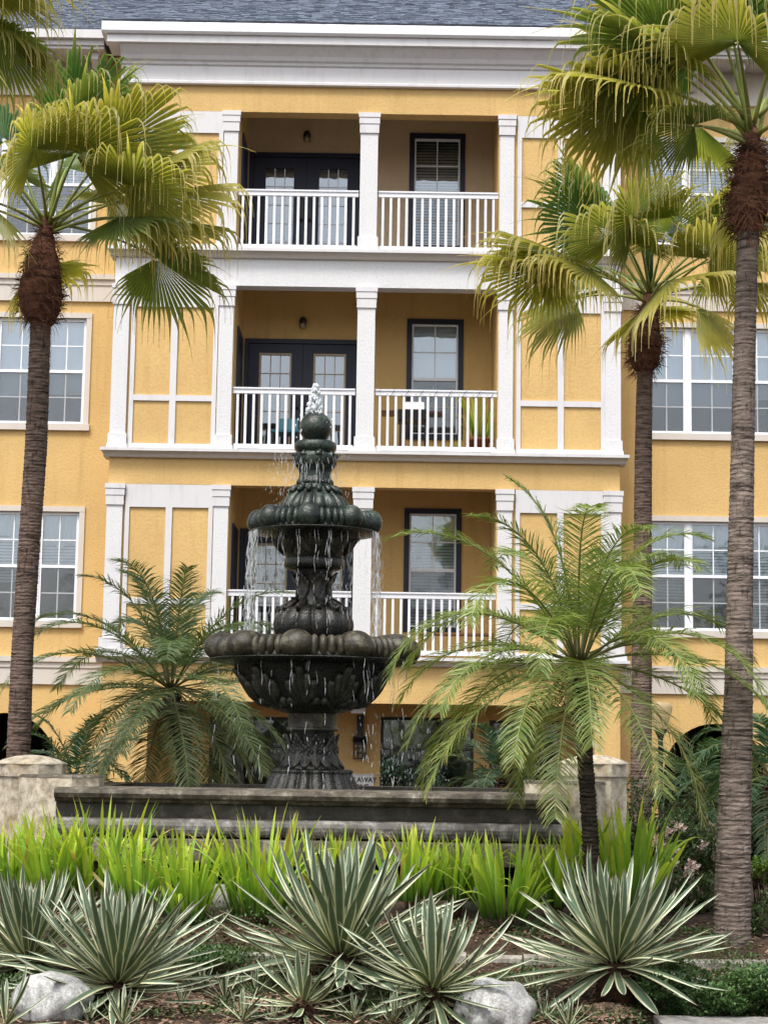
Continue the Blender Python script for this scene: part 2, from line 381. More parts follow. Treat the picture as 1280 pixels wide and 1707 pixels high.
WZ = {1: (3.565, 5.275), 2: (6.735, 8.44), 3: (9.86, 11.56)}
for sgn in (-1, 1):
    cx = XC + sgn*5.585
    units = [(cx-1.03, cx-0.435), (cx-0.365, cx+0.365), (cx+0.435, cx+1.03)]
    holes = [(units[0][0]-0.02, units[2][1]+0.02, WZ[k][0]-0.02, WZ[k][1]+0.02) for k in (1, 2, 3)]
    xa, xb = (XL-5.5, XL+0.12) if sgn < 0 else (XR-0.12, XR+5.5)
    w = MB(); wall_holes(w, xa, xb, 2.4, 12.9, YW, holes, 0.12); 
    arch_wall(w, xa, xb, -0.3, 2.4, XC+sgn*5.585, 0.82, 1.27, 0.82, YW, 0.35)
    w.build('wing_wall', M['yellow'], bld)
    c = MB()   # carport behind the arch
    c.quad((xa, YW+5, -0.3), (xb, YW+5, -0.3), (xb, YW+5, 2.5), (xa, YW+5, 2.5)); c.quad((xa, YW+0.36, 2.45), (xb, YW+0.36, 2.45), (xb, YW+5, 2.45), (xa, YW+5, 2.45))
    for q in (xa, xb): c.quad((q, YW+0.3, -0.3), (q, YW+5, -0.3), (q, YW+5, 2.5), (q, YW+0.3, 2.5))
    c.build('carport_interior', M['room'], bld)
    # bands
    for z0, z1 in ((2.545, 2.98), (8.735, 9.175)):
        b_ = MB(); bx0, bx1 = (xa, XL) if sgn < 0 else (XR, xb)
        b_.extrude([(YW, z0), (YW-0.045, z0), (YW-0.045, z1-0.19), (YW-0.065, z1-0.17), (YW-0.065, z1-0.10), (YW-0.10, z1-0.08), (YW-0.10, z1), (YW, z1)], bx0, bx1)
        b_.build('wall_band', M['cream'], bld)
    for fl in (1, 2, 3):
        z0, z1 = WZ[fl]; x0, x1 = units[0][0]-0.02, units[2][1]+0.02
        t = MB(); o = 0.085
        t.box(x0-o, x1+o, YW-0.035, YW+0.03, z1+0.02, z1+0.02+o); t.box(x0-o-0.02, x1+o+0.02, YW-0.06, YW+0.03, z0-0.02-o-0.02, z0-0.02)
        t.box(x0-o, x0, YW-0.03, YW+0.03, z0-0.02, z1+0.02); t.box(x1, x1+o, YW-0.03, YW+0.03, z0-0.02, z1+0.02)
        t.build('window_surround', M['cream'], bld)
        mm = MB()
        for i in (0, 1):
            mm.box(units[i][1], units[i+1][0], YW+0.025, YW+0.10, z0-0.02, z1+0.02)
        mm.box(x0, units[0][0], YW+0.03, YW+0.1, z0, z1); mm.box(units[2][1], x1, YW+0.03, YW+0.1, z0, z1); mm.box(x0, x1, YW+0.03, YW+0.1, z1, z1+0.02); mm.box(x0, x1, YW+0.03, YW+0.1, z0-0.02, z0)
        mm.build('window_mullion', M['vinyl'], bld)
        sh = SHADES[(sgn, fl)]
        for k, (ua, ub) in enumerate(units):
            if fl == 2: hung_window(ua, ub, z0, z1, YW+0.04, sh[k]*0.62+0.02, 0, 0)
            elif fl == 1: hung_window(ua, ub, z0, z1, YW+0.04, None, (0.30, 0.26, 0.34)[k] if (sgn > 0 or k > 0) else 0.12, ((0.30, 0.52, 0.04)[k] if sgn > 0 else (0.06, 0.36, 0.50)[k]))
            else: hung_window(ua, ub, z0, z1, YW+0.04, None, 0, (0.03, 0.22, 0.10)[k])
        room_box(x0, x1, z0, z1, YW+0.122)
    # eave of the wing
    e = MB(); ex0, ex1 = (xa, XL-0.35) if sgn < 0 else (XR+0.35, xb)
    e.box(ex0, ex1, YW-0.02, YW+0.2, 12.3, 12.78); e.box(ex0, ex1, YW-0.05, YW+0.2, 12.2, 12.3)
    e.build('frieze_board', M['cream'], bld)
    e = MB(); e.box(ex0, ex1, YW-0.62, YW+0.2, 12.78, 12.83); e.box(ex0, ex1, YW-0.66, YW-0.60, 12.83, 12.98); e.box(ex0, ex1, YW-0.74, YW-0.66, 12.92, 13.06)
    e.build('eave', M['trim'], bld)
    for k in range(7):
        bx = (XL-0.52-k*0.75) if sgn < 0 else (XR+0.52+k*0.75)
        q = MB(); q.extrude([(YW-0.02, 12.42), (YW-0.1, 12.42), (YW-0.5, 12.66), (YW-0.5, 12.775), (YW-0.02, 12.775)], bx-0.06, bx+0.06); q.build('bracket', M['trim'], bld)

# ---- central bay
yP = YF                                  # face of the pilasters
w = MB()                                 # yellow stucco: bay cheeks, bands, recess walls
wy = YF+0.07
for a, b_ in ((XL+0.02, OPL-0.0), (OPR+0.0, XR-0.02)):
    w.quad((a, wy, 2.3), (b_, wy, 2.3), (b_, wy, 12.3), (a, wy, 12.3))
for s_ in (XL+0.02, XR-0.02):
    w.quad((s_, wy, -0.3), (s_, YB+3, -0.3), (s_, YB+3, 12.9), (s_, wy, 12.9))
for s_ in (OPL, OPR):
    w.quad((s_, YF+0.07, 2.4), (s_, YB, 2.4), (s_, YB, 12.6), (s_, YF+0.07, 12.6))
w.build('bay_wall', M['yellow'], bld)
w = MB(); w.box(XL+0.03, XR-0.03, YF+0.03, YF+0.3, BEAM[3]+0.003, 12.3); w.build('frieze', M['yellow'], bld)
w = MB(); w.box(XL+0.03, XR-0.03, YF+0.03, YF+0.3, BEAM[1]+0.003, F[2]-0.06); w.build('band_wall', M['yellow'], bld)
w = MB(); w.box(XL+0.03, XR-0.03, YF+0.03, YF+0.3, 2.30, F[1]-0.06); w.build('band_wall', M['yellow'], bld)
w = MB(); w.box(XL+0.02, XR-0.02, YF+0.025, YF+0.3, BEAM[2]+0.003, F[3]-0.06); w.build('band_wall', M['white'], bld)
for fl in (1, 2, 3):
    z = F[fl]
    s_ = MB(); s_.box(OPL+0.002, OPR-0.002, YF+0.302, YB-0.002, z-0.17, z-0.012); s_.build('balcony_floor', M['slab'], bld)
    nz = F[fl+1]-0.18 if fl < 3 else 12.42
    c = MB(); c.quad((OPL, YF+0.3, nz), (OPL, YB, nz), (OPR, YB, nz), (OPR, YF+0.3, nz)); c.build('balcony_ceiling', M['tan'], bld)
    # ledge
    l = MB(); l.extrude([(YF+0.3, z-0.135), (YF-0.02, z-0.135), (YF-0.035, z-0.12), (YF-0.05, z-0.085), (YF-0.09, z-0.06), (YF-0.10, z-0.05), (YF+0.3, z-0.05)], XL-0.06, XR+0.06)
    l.build('ledge_moulding', M['cream'], bld)
    l = MB(); l.box(XL-0.10, XR+0.10, YF-0.14, YF+0.3, z-0.048, z); l.build('ledge', M['trim'], bld)
    # panels beside the balconies
    zt = BEAM[fl]
    for a, b_ in ((XL, OPL), (OPR, XR)):
        fa, fb = a+0.295, b_-0.255        # inside the pilasters
        zh = zt-0.355; ztr = z+0.86 if fl != 1 else z+0.86
        f_ = MB(); y0, y1 = YF+0.028, YF+0.075; xm = (fa+fb)/2
        f_.box(fa, fb, y0, y1, zh, zt); f_.box(fa, fb, y0, y1, z+0.003, z+0.095)
        f_.box(fa, fa+0.068, y0, y1, z+0.095, zh); f_.box(fb-0.068, fb, y0, y1, z+0.095, zh); f_.box(xm-0.05, xm+0.05, y0, y1, z+0.095, zh)
        for c1, c2 in ((fa+0.068, xm-0.05), (xm+0.05, fb-0.068)):
            f_.box(c1, c2, y0+0.002, y1, z+0.77, z+0.86)
        f_.build('panel_frame', M['trim'], bld)
        for c1, c2 in ((fa+0.07, xm-0.052), (xm+0.052, fb-0.07)):
            for d1, d2 in ((z+0.097, z+0.768), (z+0.862, zh-0.002)):
                pz = MB(); pz.box(c1, c2, YF+0.06, YF+0.09, d1, d2); pz.build('wall_panel', M['yellow'], bld)
    # pilasters and the middle column
    for k, (a, b_) in enumerate(((XL, XL+0.275), (OPL-0.255, OPL), (ML, MR), (OPR, OPR+0.255), (XR-0.275, XR))):
        name = 'column' if k == 2 else 'pilaster'
        yb = YF+0.29 if k == 2 else YF+0.085
        s_ = MB(); i_ = 0.015
        big = fl == 1 and k in (0, 4)
        s_.box(a+i_, b_-i_, YF+i_*0, yb, z+0.24, zt-0.33); sh_ = s_.build(name, M['white'], bld)
        c = MB()
        for q, (d1, d2, pr) in enumerate(((0.0, 0.075, 0.03), (0.079, 0.18, 0.02), (0.184, 0.33, 0.01))):
            c.box(a-pr+0.01, b_+pr-0.01, YF-pr-0.012, yb+0.002, zt-d2, zt-d1-0.001)
        c.build('capital', M['trim'], sh_)
        c = MB(); pr = 0.05 if big else 0.012
        c.box(a-pr*0.6, b_+pr*0.6, YF-pr-0.008, yb+0.002, z+0.075, z+0.24); c.box(a-pr-0.01, b_+pr+0.01, YF-pr-0.03, yb+0.002, z+0.001, z+0.073)
        c.build('base', M['trim'] if big else M['white'], sh_)
    # railings
    for a, b_ in ((OPL+0.003, ML-0.004), (MR+0.004, OPR-0.003)):
        y = YF+0.10
        r = MB(); r.box(a, b_, y-0.045, y+0.045, z+0.985, z+1.01); r.box(a, b_, y-0.028, y+0.028, z+0.915, z+0.983)
        rr = r.build('railing', M['rail'], bld)
        q = MB(); q.box(a+0.02, b_-0.02, y-0.03, y+0.03, z+0.045, z+0.115); q.box(a+0.02, a+0.09, y-0.034, y+0.034, z+0.001, z+0.116); q.box(b_-0.09, b_-0.02, y-0.034, y+0.034, z+0.001, z+0.116)
        q.build('bottom_rail', M['rail'], rr)
        bm_ = MB(); h = 0.019; bm_.box(-h, h, -h, h, 0, 0.80); me = bm_.mesh('baluster', M['rail'])
        nb = 15
        for i in range(nb):
            x = a+0.075+(b_-a-0.15)*i/(nb-1)
            link('baluster', me, rr, (x, y, z+0.1155))

# recess back wall with door and window openings
DL, DR = -2.345, -0.42
WL, WR = 0.335, 1.27
for fl in (1, 2, 3):
    z = F[fl]; zn = F[fl+1] if fl < 3 else 12.6
    wt = z+2.525
    holes = [(DL+0.02, DR-0.02, z-0.012, z+2.13), (WL+0.02, WR-0.02, z+0.52, wt-0.02)]
    mb = MB(); wall_holes(mb, OPL, OPR, z-0.012, zn-0.1, YB, holes, 0.15); mb.build('balcony_wall', M['tan'] if fl == 3 else M['yellow'], bld)
    # french doors: frame is the part
    d = MB(); y0, y1 = YB-0.025, YB+0.10; dm = (DL+DR)/2; ft = 0.065
    d.box(DL, DL+ft, y0, y1, z, z+2.15); d.box(DR-ft, DR, y0, y1, z, z+2.15); d.box(DL+ft, DR-ft, y0, y1, z+2.075, z+2.15)
    dr = d.build('french_door', M['navy'], bld)
    gl = M['dglass']; lf = M['tanframe'] if fl < 3 else M['navy']
    for a, b_ in ((DL+ft+0.004, dm-0.003), (dm+0.003, DR-ft-0.004)):
        g0, g1 = a+0.20, b_-0.20
        q = MB(); y2, y3 = YB+0.01, YB+0.055; zt, zb = z+2.07, z+0.012; gt, gb = z+1.89, z+0.30
        q.box(a, g0, y2, y3, zb, zt); q.box(g1, b_, y2, y3, zb, zt); q.box(g0, g1, y2, y3, gt, zt); q.box(g0, g1, y2, y3, zb, gb); q.build('door_leaf', M['navy'], dr)
        q = MB(); t = 0.022; y2 -= 0.008
        q.box(g0-t, g0+t*0.4, y2, y2+0.02, gb-t, gt+t); q.box(g1-t*0.4, g1+t, y2, y2+0.02, gb-t, gt+t); q.box(g0, g1, y2+0.001, y2+0.019, gt-0.4*t, gt+t); q.box(g0, g1, y2+0.001, y2+0.019, gb-t, gb+t*0.4)
        q.build('glass_frame', lf, dr)
        q = MB(); q.box(g0, g1, YB+0.030, YB+0.035, gb, gt); q.build('pane', gl, dr)
        q = MB(); u = 0.007
        for i in (1, 2): x = g0+(g1-g0)*i/3; q.box(x-u, x+u, YB+0.016, YB+0.0295, gb, gt)
        for j in (1, 2, 3, 4):
            zz = gb+(gt-gb)*j/5
            q.box(g0, g1, YB+0.018, YB+0.029, zz-u, zz+u)
        q.build('muntin', M['tanframe'] if fl < 3 else M['vinyl'], dr)
        c = MB()
        if fl == 2: curtain(c, g0+(0.30 if a < dm-0.5 else 0.02), g1, gb, gt, YB+0.13, 0.02, 6)
        elif fl == 3: curtain(c, g0, g1, gb+0.35, gt, YB+0.06, 0.003, 2)
        else: curtain(c, g0, g1, gt-0.35, gt, YB+0.13, 0.01, 3)
        c.build('curtain', M['sheer'] if fl != 3 else M['shade'], dr)
    hd = MB(); hd.ball((dm-0.07, YB-0.03, z+1.0), 0.028); hd.ball((dm+0.07, YB-0.03, z+1.0), 0.028); hd.build('handle', M['black'], dr)
    # window
    wz0, wz1 = z+0.50, wt
    d = MB(); t = 0.085
    d.box(WL, WL+t, y0, y1, wz0, wz1); d.box(WR-t, WR, y0, y1, wz0, wz1); d.box(WL+t, WR-t, y0, y1, wz1-t, wz1); d.box(WL+t, WR-t, y0-0.02, y1, wz0, wz0+t)
    d.build('window_surround', M['navy'], bld)
    hung_window(WL+t, WR-t, wz0+t, wz1-t, YB+0.02, 0.50 if fl == 2 else None, 0.17 if fl == 1 else 0, 0.03 if fl == 3 else (0.02 if fl == 1 else 0))
    # side door on the left cheek
    d = MB(); d.box(OPL+0.002, OPL+0.03, 28.05, 28.95, z, z+2.1); sd = d.build('side_door', M['navy'], bld)
    # jar lamp over the doors
    lx, lz = -1.385, z+2.42
    q = MB(); q.lathe([(0.05, lz+0.05), (0.045, lz+0.075), (0.02, lz+0.09)], lx, YB-0.09, 14); q.lathe([(0.06, lz-0.02), (0.064, lz+0.04), (0.05, lz+0.05)], lx, YB-0.09, 14); q.box(lx-0.035, lx+0.035, YB-0.035, YB-0.002, lz-0.05, lz+0.06); q.box(lx-0.012, lx+0.012, YB-0.09, YB-0.02, lz+0.03, lz+0.05)
    for k in range(6):
        th = k*math.pi/3; q.tube([(lx+0.058*math.cos(th), YB-0.09+0.058*math.sin(th), lz-0.02), (lx+0.05*math.cos(th), YB-0.09+0.05*math.sin(th), lz-0.105)], 0.006, 5)
    wl_ = q.build('wall_lamp', M['black'], bld)
    q = MB(); q.lathe([(0.03, lz-0.10), (0.048, lz-0.08), (0.05, lz-0.02)], lx, YB-0.09, 14); q.build('lamp_glass', M['lampglass'], wl_)
    room_box(OPL+0.05, OPR, z, z+2.6, YB+0.152, 1.6)

# ground floor entrance behind the fountain
GB = YB
mb = MB(); holes = [(0.0, 1.5, -0.2, 2.13), (-2.75, -0.85, -0.2, 2.1), (1.75, 2.9, -0.2, 2.1)]
wall_holes(mb, XL+0.6, XR-0.3, -0.3, 2.75, GB, holes, 0.2)
for a, b_ in ((XL+0.03, XL+0.75), (XR-0.42, XR-0.03)): mb.box(a, b_, YF+0.031, GB, -0.3, 2.297)
mb.build('entrance_wall', M['yellow'], bld)
c = MB(); c.quad((XL+0.6, YF+0.1, 2.42), (XR-0.4, YF+0.1, 2.42), (XR-0.4, GB, 2.42), (XL+0.6, GB, 2.42)); c.build('entrance_soffit', M['tan'], bld)
for hx0, hx1, hz0, hz1 in holes:
    q = MB(); t = 0.05; y0, y1 = GB+0.05, GB+0.11
    q.box(hx0, hx0+t, y0, y1, hz0, hz1); q.box(hx1-t, hx1, y0, y1, hz0, hz1); q.box(hx0+t, hx1-t, y0, y1, hz1-t, hz1); q.box(hx0+t, hx1-t, y0, y1, 1.60, 1.63)
    xm = (hx0+hx1)/2; q.box(xm-0.025, xm+0.025, y0+0.003, y1, hz0, 1.60)
    sf = q.build('glass_door', M['black'], bld)
    for a, b_, d1, d2 in ((hx0+t, xm-0.025, hz0, 1.6), (xm+0.025, hx1-t, hz0, 1.6), (hx0+t, hx1-t, 1.63, hz1-t)):
        q = MB(); q.box(a, b_, GB+0.075, GB+0.083, d1, d2); q.build('pane', M['dglass'], sf)
    room_box(hx0, hx1, hz0, hz1, GB+0.2, 2.0)
for px_, w_ in ((597, 24), (725, 14)):
    P_ = at(px_, 1183, YF+0.6); q = MB(); h = w_*pxm(YF+0.6)/2
    q.box(P_.x-h, P_.x+h, YF+0.5, YF+0.7, P_.z-0.06, 2.418); q.build('soffit_lamp', M['signwhite'], bld)
P_ = at(600, 1230, GB-0.05); lx = P_.x
q = MB(); q.box(lx-0.055, lx+0.055, GB-0.06, GB-0.002, P_.z-0.02, P_.z+0.36)
h = 0.105
for dx in (-h, -0.035, 0.035, h-0.022): q.box(lx+dx, lx+dx+0.022, GB-0.16, GB-0.14, P_.z-0.34, P_.z-0.09)
for dz in (-0.34, -0.255, -0.18, -0.11): q.box(lx-h, lx+h, GB-0.163, GB-0.137, P_.z+dz, P_.z+dz+0.02)
for dx in (-h, h-0.02): q.box(lx+dx, lx+dx+0.02, GB-0.14, GB-0.002, P_.z-0.34, P_.z-0.32); q.box(lx+dx, lx+dx+0.02, GB-0.14, GB-0.002, P_.z-0.11, P_.z-0.09)
q.extrude([(GB-0.17, P_.z-0.09), (GB-0.17, P_.z-0.075), (GB-0.03, P_.z+0.02), (GB-0.002, P_.z+0.02), (GB-0.002, P_.z-0.09)], lx-h-0.01, lx+h+0.01)
wl_ = q.build('wall_lantern', M['black'], bld)
q = MB(); q.box(lx-h+0.03, lx+h-0.03, GB-0.12, GB-0.02, P_.z-0.31, P_.z-0.12); q.build('lamp_glass', M['lampglass'], wl_)

# cornice and roof of the bay
c = MB()
c.extrude([(YF+0.3, 12.055), (YF-0.03, 12.055), (YF-0.05, 12.065), (YF-0.05, 12.10), (YF-0.02, 12.125), (YF-0.02, 12.36), (YF-0.05, 12.38), (YF-0.06, 12.42), (YF-0.10, 12.44), (YF-0.13, 12.50), (YF-0.20, 12.58), (YF-0.24, 12.62), (YF-0.24, 12.635), (YF-0.30, 12.64), (YF-0.30, 12.765), (YF+0.3, 12.765)], XL-0.0, XR+0.0)
for xa_, xb_ in ((XL-0.20, XL-0.001), (XR+0.001, XR+0.20)): c.extrude([(YF+0.3, 12.637), (YF-0.30, 12.637), (YF-0.30, 12.765), (YF+0.3, 12.765)], xa_, xb_)
c.build('cornice', M['trim'], bld)
c = MB(); c.extrude([(YF+0.2, 12.767), (YF-0.34, 12.767), (YF-0.37, 12.80), (YF-0.37, 12.935), (YF-0.35, 12.955), (YF+0.2, 12.955)], XL-0.28, XR+0.28); c.build('gutter', M['rail'], bld)
m, nt, p = mat_new('roof_shingle'); v = coords(nt)
n1 = noise(nt, v, 3.0, 6, 0.7); n2 = noise(nt, v, 45, 4, 0.6)
at_ = N(nt, 'ShaderNodeAttribute'); at_.attribute_name = 'Col'
cc = mixc(nt, 1.0, at_.outputs['Color'], ramp(nt, n2, [(0.3, (0.65,)*3), (0.7, (1.3,)*3)]), 'MULTIPLY')
nt.links.new(cc, p.inputs['Base Color']); p.inputs['Roughness'].default_value = 0.9; bump(nt, p, n2, 0.6, 0.01); M['shingle'] = m
M['roofdeck'] = paint('roof_deck', (0.10, 0.105, 0.12), 0.9)
def roof(x0, x1, ye, ze, run, slope, name):
    d = MB(); y2, z2 = ye+run, ze+run*slope
    d.extrude([(ye, ze-0.03), (y2, z2-0.03), (y2, z2-0.09), (ye, ze-0.09)], x0, x1)
    d.quad((x0, y2, z2-0.05), (x1, y2, z2-0.05), (x1, y2+8, ze), (x0, y2+8, ze))
    rf = d.build(name, M['roofdeck'], bld)
    s_ = MB(); L = math.hypot(1, slope); uy, uz = 1/L, slope/L; ny, nz = -slope/L, 1/L
    row = 0; t = 0.0; total = run*L
    while t < min(total, 4.3):
        x = x0 - rnd.uniform(0, 0.3)
        while x < x1:
            wd = rnd.choice((0.08, 0.11, 0.15, 0.19)); e = 0.105+rnd.uniform(-0.012, 0.02); th = rnd.uniform(0.010, 0.020)
            a, b_ = max(x, x0), min(x+wd-0.006, x1)
            if b_ > a+0.01:
                sh = rnd.uniform(0.75, 1.25); cl = (0.15*sh, 0.18*sh, 0.235*sh)
                q = []
                for tt, hh in ((t-rnd.uniform(0, 0.015), th), (t+e, 0.004)):
                    q.append((ye+uy*tt+ny*hh, ze+uz*tt+nz*hh))
                base = (ye+uy*t, ze+uz*t-0.01)
                s_.add([(a, *q[0]), (b_, *q[0]), (b_, *q[1]), (a, *q[1]), (a, *base), (b_, *base)], [(0, 1, 2, 3), (4, 5, 1, 0)], 0, cl)
            x += wd
        t += 0.095; row += 1
    o = s_.build('shingle', M['shingle'], rf); o['kind'] = 'stuff'
roof(XL-0.30, XR+0.30, YF-0.36, 12.975, 5.0, 0.62, 'roof')
roof(XL-5.5, XL-0.302, YW-0.72, 13.075, 5.0, 0.62, 'roof')
roof(XR+0.302, XR+5.5, YW-0.72, 13.075, 5.0, 0.62, 'roof')

# ------------------------------------------------------------------ fountain
M['wet'] = stone('fountain_stone', (0.006, 0.006, 0.005), (0.020, 0.020, 0.015), (0.085, 0.085, 0.058), 6, 0.26, 0.7, 0.40, 0.74, 0.014)
M['patina'] = stone('fountain_patina', (0.008, 0.012, 0.010), (0.025, 0.040, 0.031), (0.11, 0.155, 0.12), 7, 0.24, 0.6, 0.38, 0.7, 0.012)
M['mossy'] = stone('fountain_moss', (0.014, 0.011, 0.007), (0.058, 0.050, 0.032), (0.19, 0.18, 0.115), 9, 0.36, 0.6, 0.34, 0.68, 0.012)
M['carve'] = stone('fountain_carving', (0.010, 0.009, 0.007), (0.034, 0.032, 0.023), (0.11, 0.105, 0.075), 9, 0.34, 0.6, 0.36, 0.7, 0.01)
FY = 16.8; S = pxm(FY)
ftn = thing('fountain', at(520, 1330, FY), 'dark wet stone tiered fountain with two lobed bowls and ball finial', 'fountain')
def fax(y): return 519.7 + (1316-y)*0.0105
def fz(y): return at(fax(y), y, FY).z
def fcx(z):
    y = 1316 - (z - FZ0)/S
    return (at(fax(y), y, FY).x, FY)
FZ0 = fz(1316)
def P(*yh): return [(h*S, fz(y)) for y, h in yh]
def sm(prof, k=4):
    """smooth a coarse profile (Catmull-Rom)"""
    out = []
    for i in range(len(prof)-1):
        p0, p1, p2, p3 = prof[max(i-1, 0)], prof[i], prof[i+1], prof[min(i+2, len(prof)-1)]
        for j in range(k):
            t = j/k
            out.append(tuple(0.5*((2*b)+(-a+c)*t+(2*a-5*b+4*c-d)*t*t+(-a+3*b-3*c+d)*t**3) for a, b, c, d in zip(p0, p1, p2, p3)))
    out.append(prof[-1]); return out
def surf_r(prof, z):
    for (r0, z0), (r1, z1) in zip(prof, prof[1:]):
        if min(z0, z1) <= z <= max(z0, z1) and z1 != z0: return r0+(r1-r0)*(z-z0)/(z1-z0)
    return prof[0][0]
def lath(name, prof, mat, fn=None, n=120, parent=None):
    q = MB(); q.lathe(prof, 0, 0, n, 0, fn, fcx); return q.build(name, mat, parent or ftn)
def gadroon(nf, amp, ph=0.0):
    return lambda r, z, th, i: r*(1 - amp + amp*abs(math.sin(nf*(th+ph)/2))**0.6)
def acanthus(nl, amp, z0, z1):
    def fn(r, z, th, i):
        t = (z-z0)/(z1-z0); u = ((th*nl/(2*math.pi)+0.25) % 1.0)*2-1     # -1..1 across one leaf
        w = 0.25+0.72*math.sin(math.pi*min(1, max(0, 0.15+0.8*t)))
        d = abs(u)/max(0.05, w)
        body = max(0, 1-d**3)
        vein = 0.5+0.5*math.cos(9*(abs(u)*1.3 - 0.55*t)*math.pi/1.6)
        mid = math.exp(-(u/0.07)**2)
        return r*(1+amp*(body*(0.45+0.55*vein)+0.35*mid*body) + (amp*0.8*body if t > 0.9 else 0))
    return fn
# foot
lath('foot', sm(P((1345, 84), (1318, 80), (1306, 75), (1296, 70), (1290, 67)), 3)+P((1287, 69), (1284, 68), (1282.5, 62), (1281, 52)), M['wet'], gadroon(20, 0.13), 180)
PED = P((1285, 54), (1278, 50), (1270, 42), (1258, 37), (1245, 34), (1232, 34), (1222, 36), (1217, 38))
lath('pedestal', sm(PED, 5), M['wet'], None, 96)
def carved(parent, name, prof, n, ph, ya, yb, half, nf=3, r0=0.006, r1=0.026, curl=0.05, mat='carve'):
    """leaves carved in relief: fingers fanning from the foot of each leaf, the tips rolling outwards"""
    for k in range(n):
        th0 = ph+2*math.pi*k/n; q = MB()
        for j in range(-nf, nf+1):
            pts = []; rad = []; L = 1-0.10*abs(j)
            for i in range(9):
                t = i/8*L; y = ya+(yb-ya)*t; z = fz(y); a = th0+half*j/nf*math.sin(min(1, t*1.25)*1.5)
                r = surf_r(prof, z)+0.004+(curl*max(0, t-0.72*L)/0.28 if t > 0.72*L else 0)
                ax, ay = fcx(z); pts.append((ax+math.sin(a)*r, ay-math.cos(a)*r, z)); rad.append(r0+r1*math.sin(math.pi*min(1, 0.12+0.80*i/8))*(1.15 if j == 0 else 0.85))
            q.tube(pts, rad, 7)
        q.build(name, M[mat], parent)
lath('collar', P((1219, 40), (1218, 43), (1214, 43), (1213, 40), (1210, 40), (1190, 41), (1188, 42), (1184, 46)), M['mossy'], None, 64)
carved(ftn, 'acanthus_leaf', PED, 8, R_(10), 1281, 1224, 0.30, 3, 0.005, 0.024, 0.05)
carved(ftn, 'acanthus_leaf', PED, 8, R_(32.5), 1281, 1244, 0.24, 2, 0.005, 0.024, 0.05)
# lower bowl
def bowl(name, prof, R, ybot, ytop, nl, ph, nfl, mat, lobemat, nlobe_r, fl_h):
    b = lath(name, prof, mat, None, 128)
    zc = (fz(ybot)+fz(ytop))/2; hz = (fz(ytop)-fz(ybot))/2
    for k in range(nl):
        th = ph + 2*math.pi*k/nl
        ax, ay = fcx(zc)
        q = MB(); rr = R+1.5*S-nlobe_r
        q.ball((0, 0, 0), 1.0, sq=(nlobe_r*1.02, nlobe_r, hz*1.16), nu=18, nv=12)
        # pull the lobe inwards to make a scroll that runs back to the bowl
        vs = []
        for x, y, z in q.v:
            yy = y*1.0 if y < 0 else y*2.4
            zz = z if z > 0 else z*0.92
            vs.append((ax+math.sin(th)*(rr-yy)+math.cos(th)*x, ay-math.cos(th)*(rr-yy)+math.sin(th)*x, zc+zz))
        q.v = vs; q.build('lobe', lobemat, b)
        half = nlobe_r/R*0.92; span = 2*math.pi/nl-2*half
        for j in range(nfl):
            tj = th+half+span*(j+0.5)/nfl; fw = R*span/nfl*0.50
            q = MB(); q.ball((0, 0, 0), 1.0, sq=(fw, fw*1.9, hz*0.86), nu=10, nv=10)
            rj = R*0.925-fw*1.9
            q.v = [(ax+math.sin(tj)*(rj-(y if y < 0 else y*4))+math.cos(tj)*x, ay-math.cos(tj)*(rj-(y if y < 0 else y*4))+math.sin(tj)*x, zc-hz*0.06+z) for x, y, z in q.v]
            q.build('flute', lobemat, b)
    return b
lb = bowl('lower_bowl', sm(P((1190, 44), (1185, 62), (1180, 72), (1165, 92), (1148, 106), (1128, 119), (1112, 134), (1109, 146), (1107, 160), (1104, 171), (1101, 172), (1099, 160), (1082, 154), (1074, 146), (1072, 130), (1073, 50)), 3), 181*S, 1104, 1062, 10, R_(-7.7), 4, M['wet'], M['mossy'], 27*S, 0.80)
LBP = P((1185, 62), (1180, 72), (1165, 92), (1148, 106), (1128, 119), (1112, 134), (1104, 166))
for k in range(10):                      # palmettes carved on the belly of the bowl
    th0 = R_(-7.7)+2*math.pi*k/10; q = MB()
    for j in range(-3, 4):
        pts = []; rad = []
        for i in range(7):
            t = i/6; y = 1180 - t*(64-abs(j)*11)+ (abs(j)*7*t*t if abs(j) == 3 else 0)
            a = th0 + j*0.094*math.sin(t*1.9); z = fz(y); r = surf_r(LBP, z)+0.006
            ax, ay = fcx(z); pts.append((ax+math.sin(a)*r, ay-math.cos(a)*r, z)); rad.append((0.010+0.042*math.sin(min(1, t*1.1)*math.pi*0.8)))
        q.tube(pts, rad, 7)
    q.build('palmette', M['carve'], lb)
lath('bulb', sm(P((1072, 50), (1066, 55), (1058, 63), (1046, 67), (1034, 66), (1024, 60), (1016, 52), (1012, 44), (1010, 36)), 4), M['wet'], gadroon(14, 0.12), 168)
STM = P((1014, 33), (1004, 29), (994, 26), (982, 25), (970, 27), (960, 30), (952, 33), (949, 36))
lath('stem', sm(STM, 5), M['wet'], None, 96)
carved(ftn, 'acanthus_leaf', STM, 6, R_(20), 1006, 955, 0.42, 3, 0.004, 0.024, 0.04)
q = MB()
for k in range(10):                      # curled leaf tips round the bulb
    a = 2*math.pi*(k+0.3)/10; ax, ay = fcx(fz(1010)); pts = []
    for y, r in ((1000, 30), (1006, 38), (1014, 46), (1017, 56), (1012, 60)): pts.append((ax+math.sin(a)*r*S, ay-math.cos(a)*r*S, fz(y)))
    q.tube(pts, [0.02, 0.035, 0.04, 0.03, 0.012], 6)
q.build('leaf_tips', M['wet'], ftn)
lath('collar', P((951, 38), (948, 49), (944, 51), (934, 51), (931, 48), (930, 46)), M['wet'], None, 64)
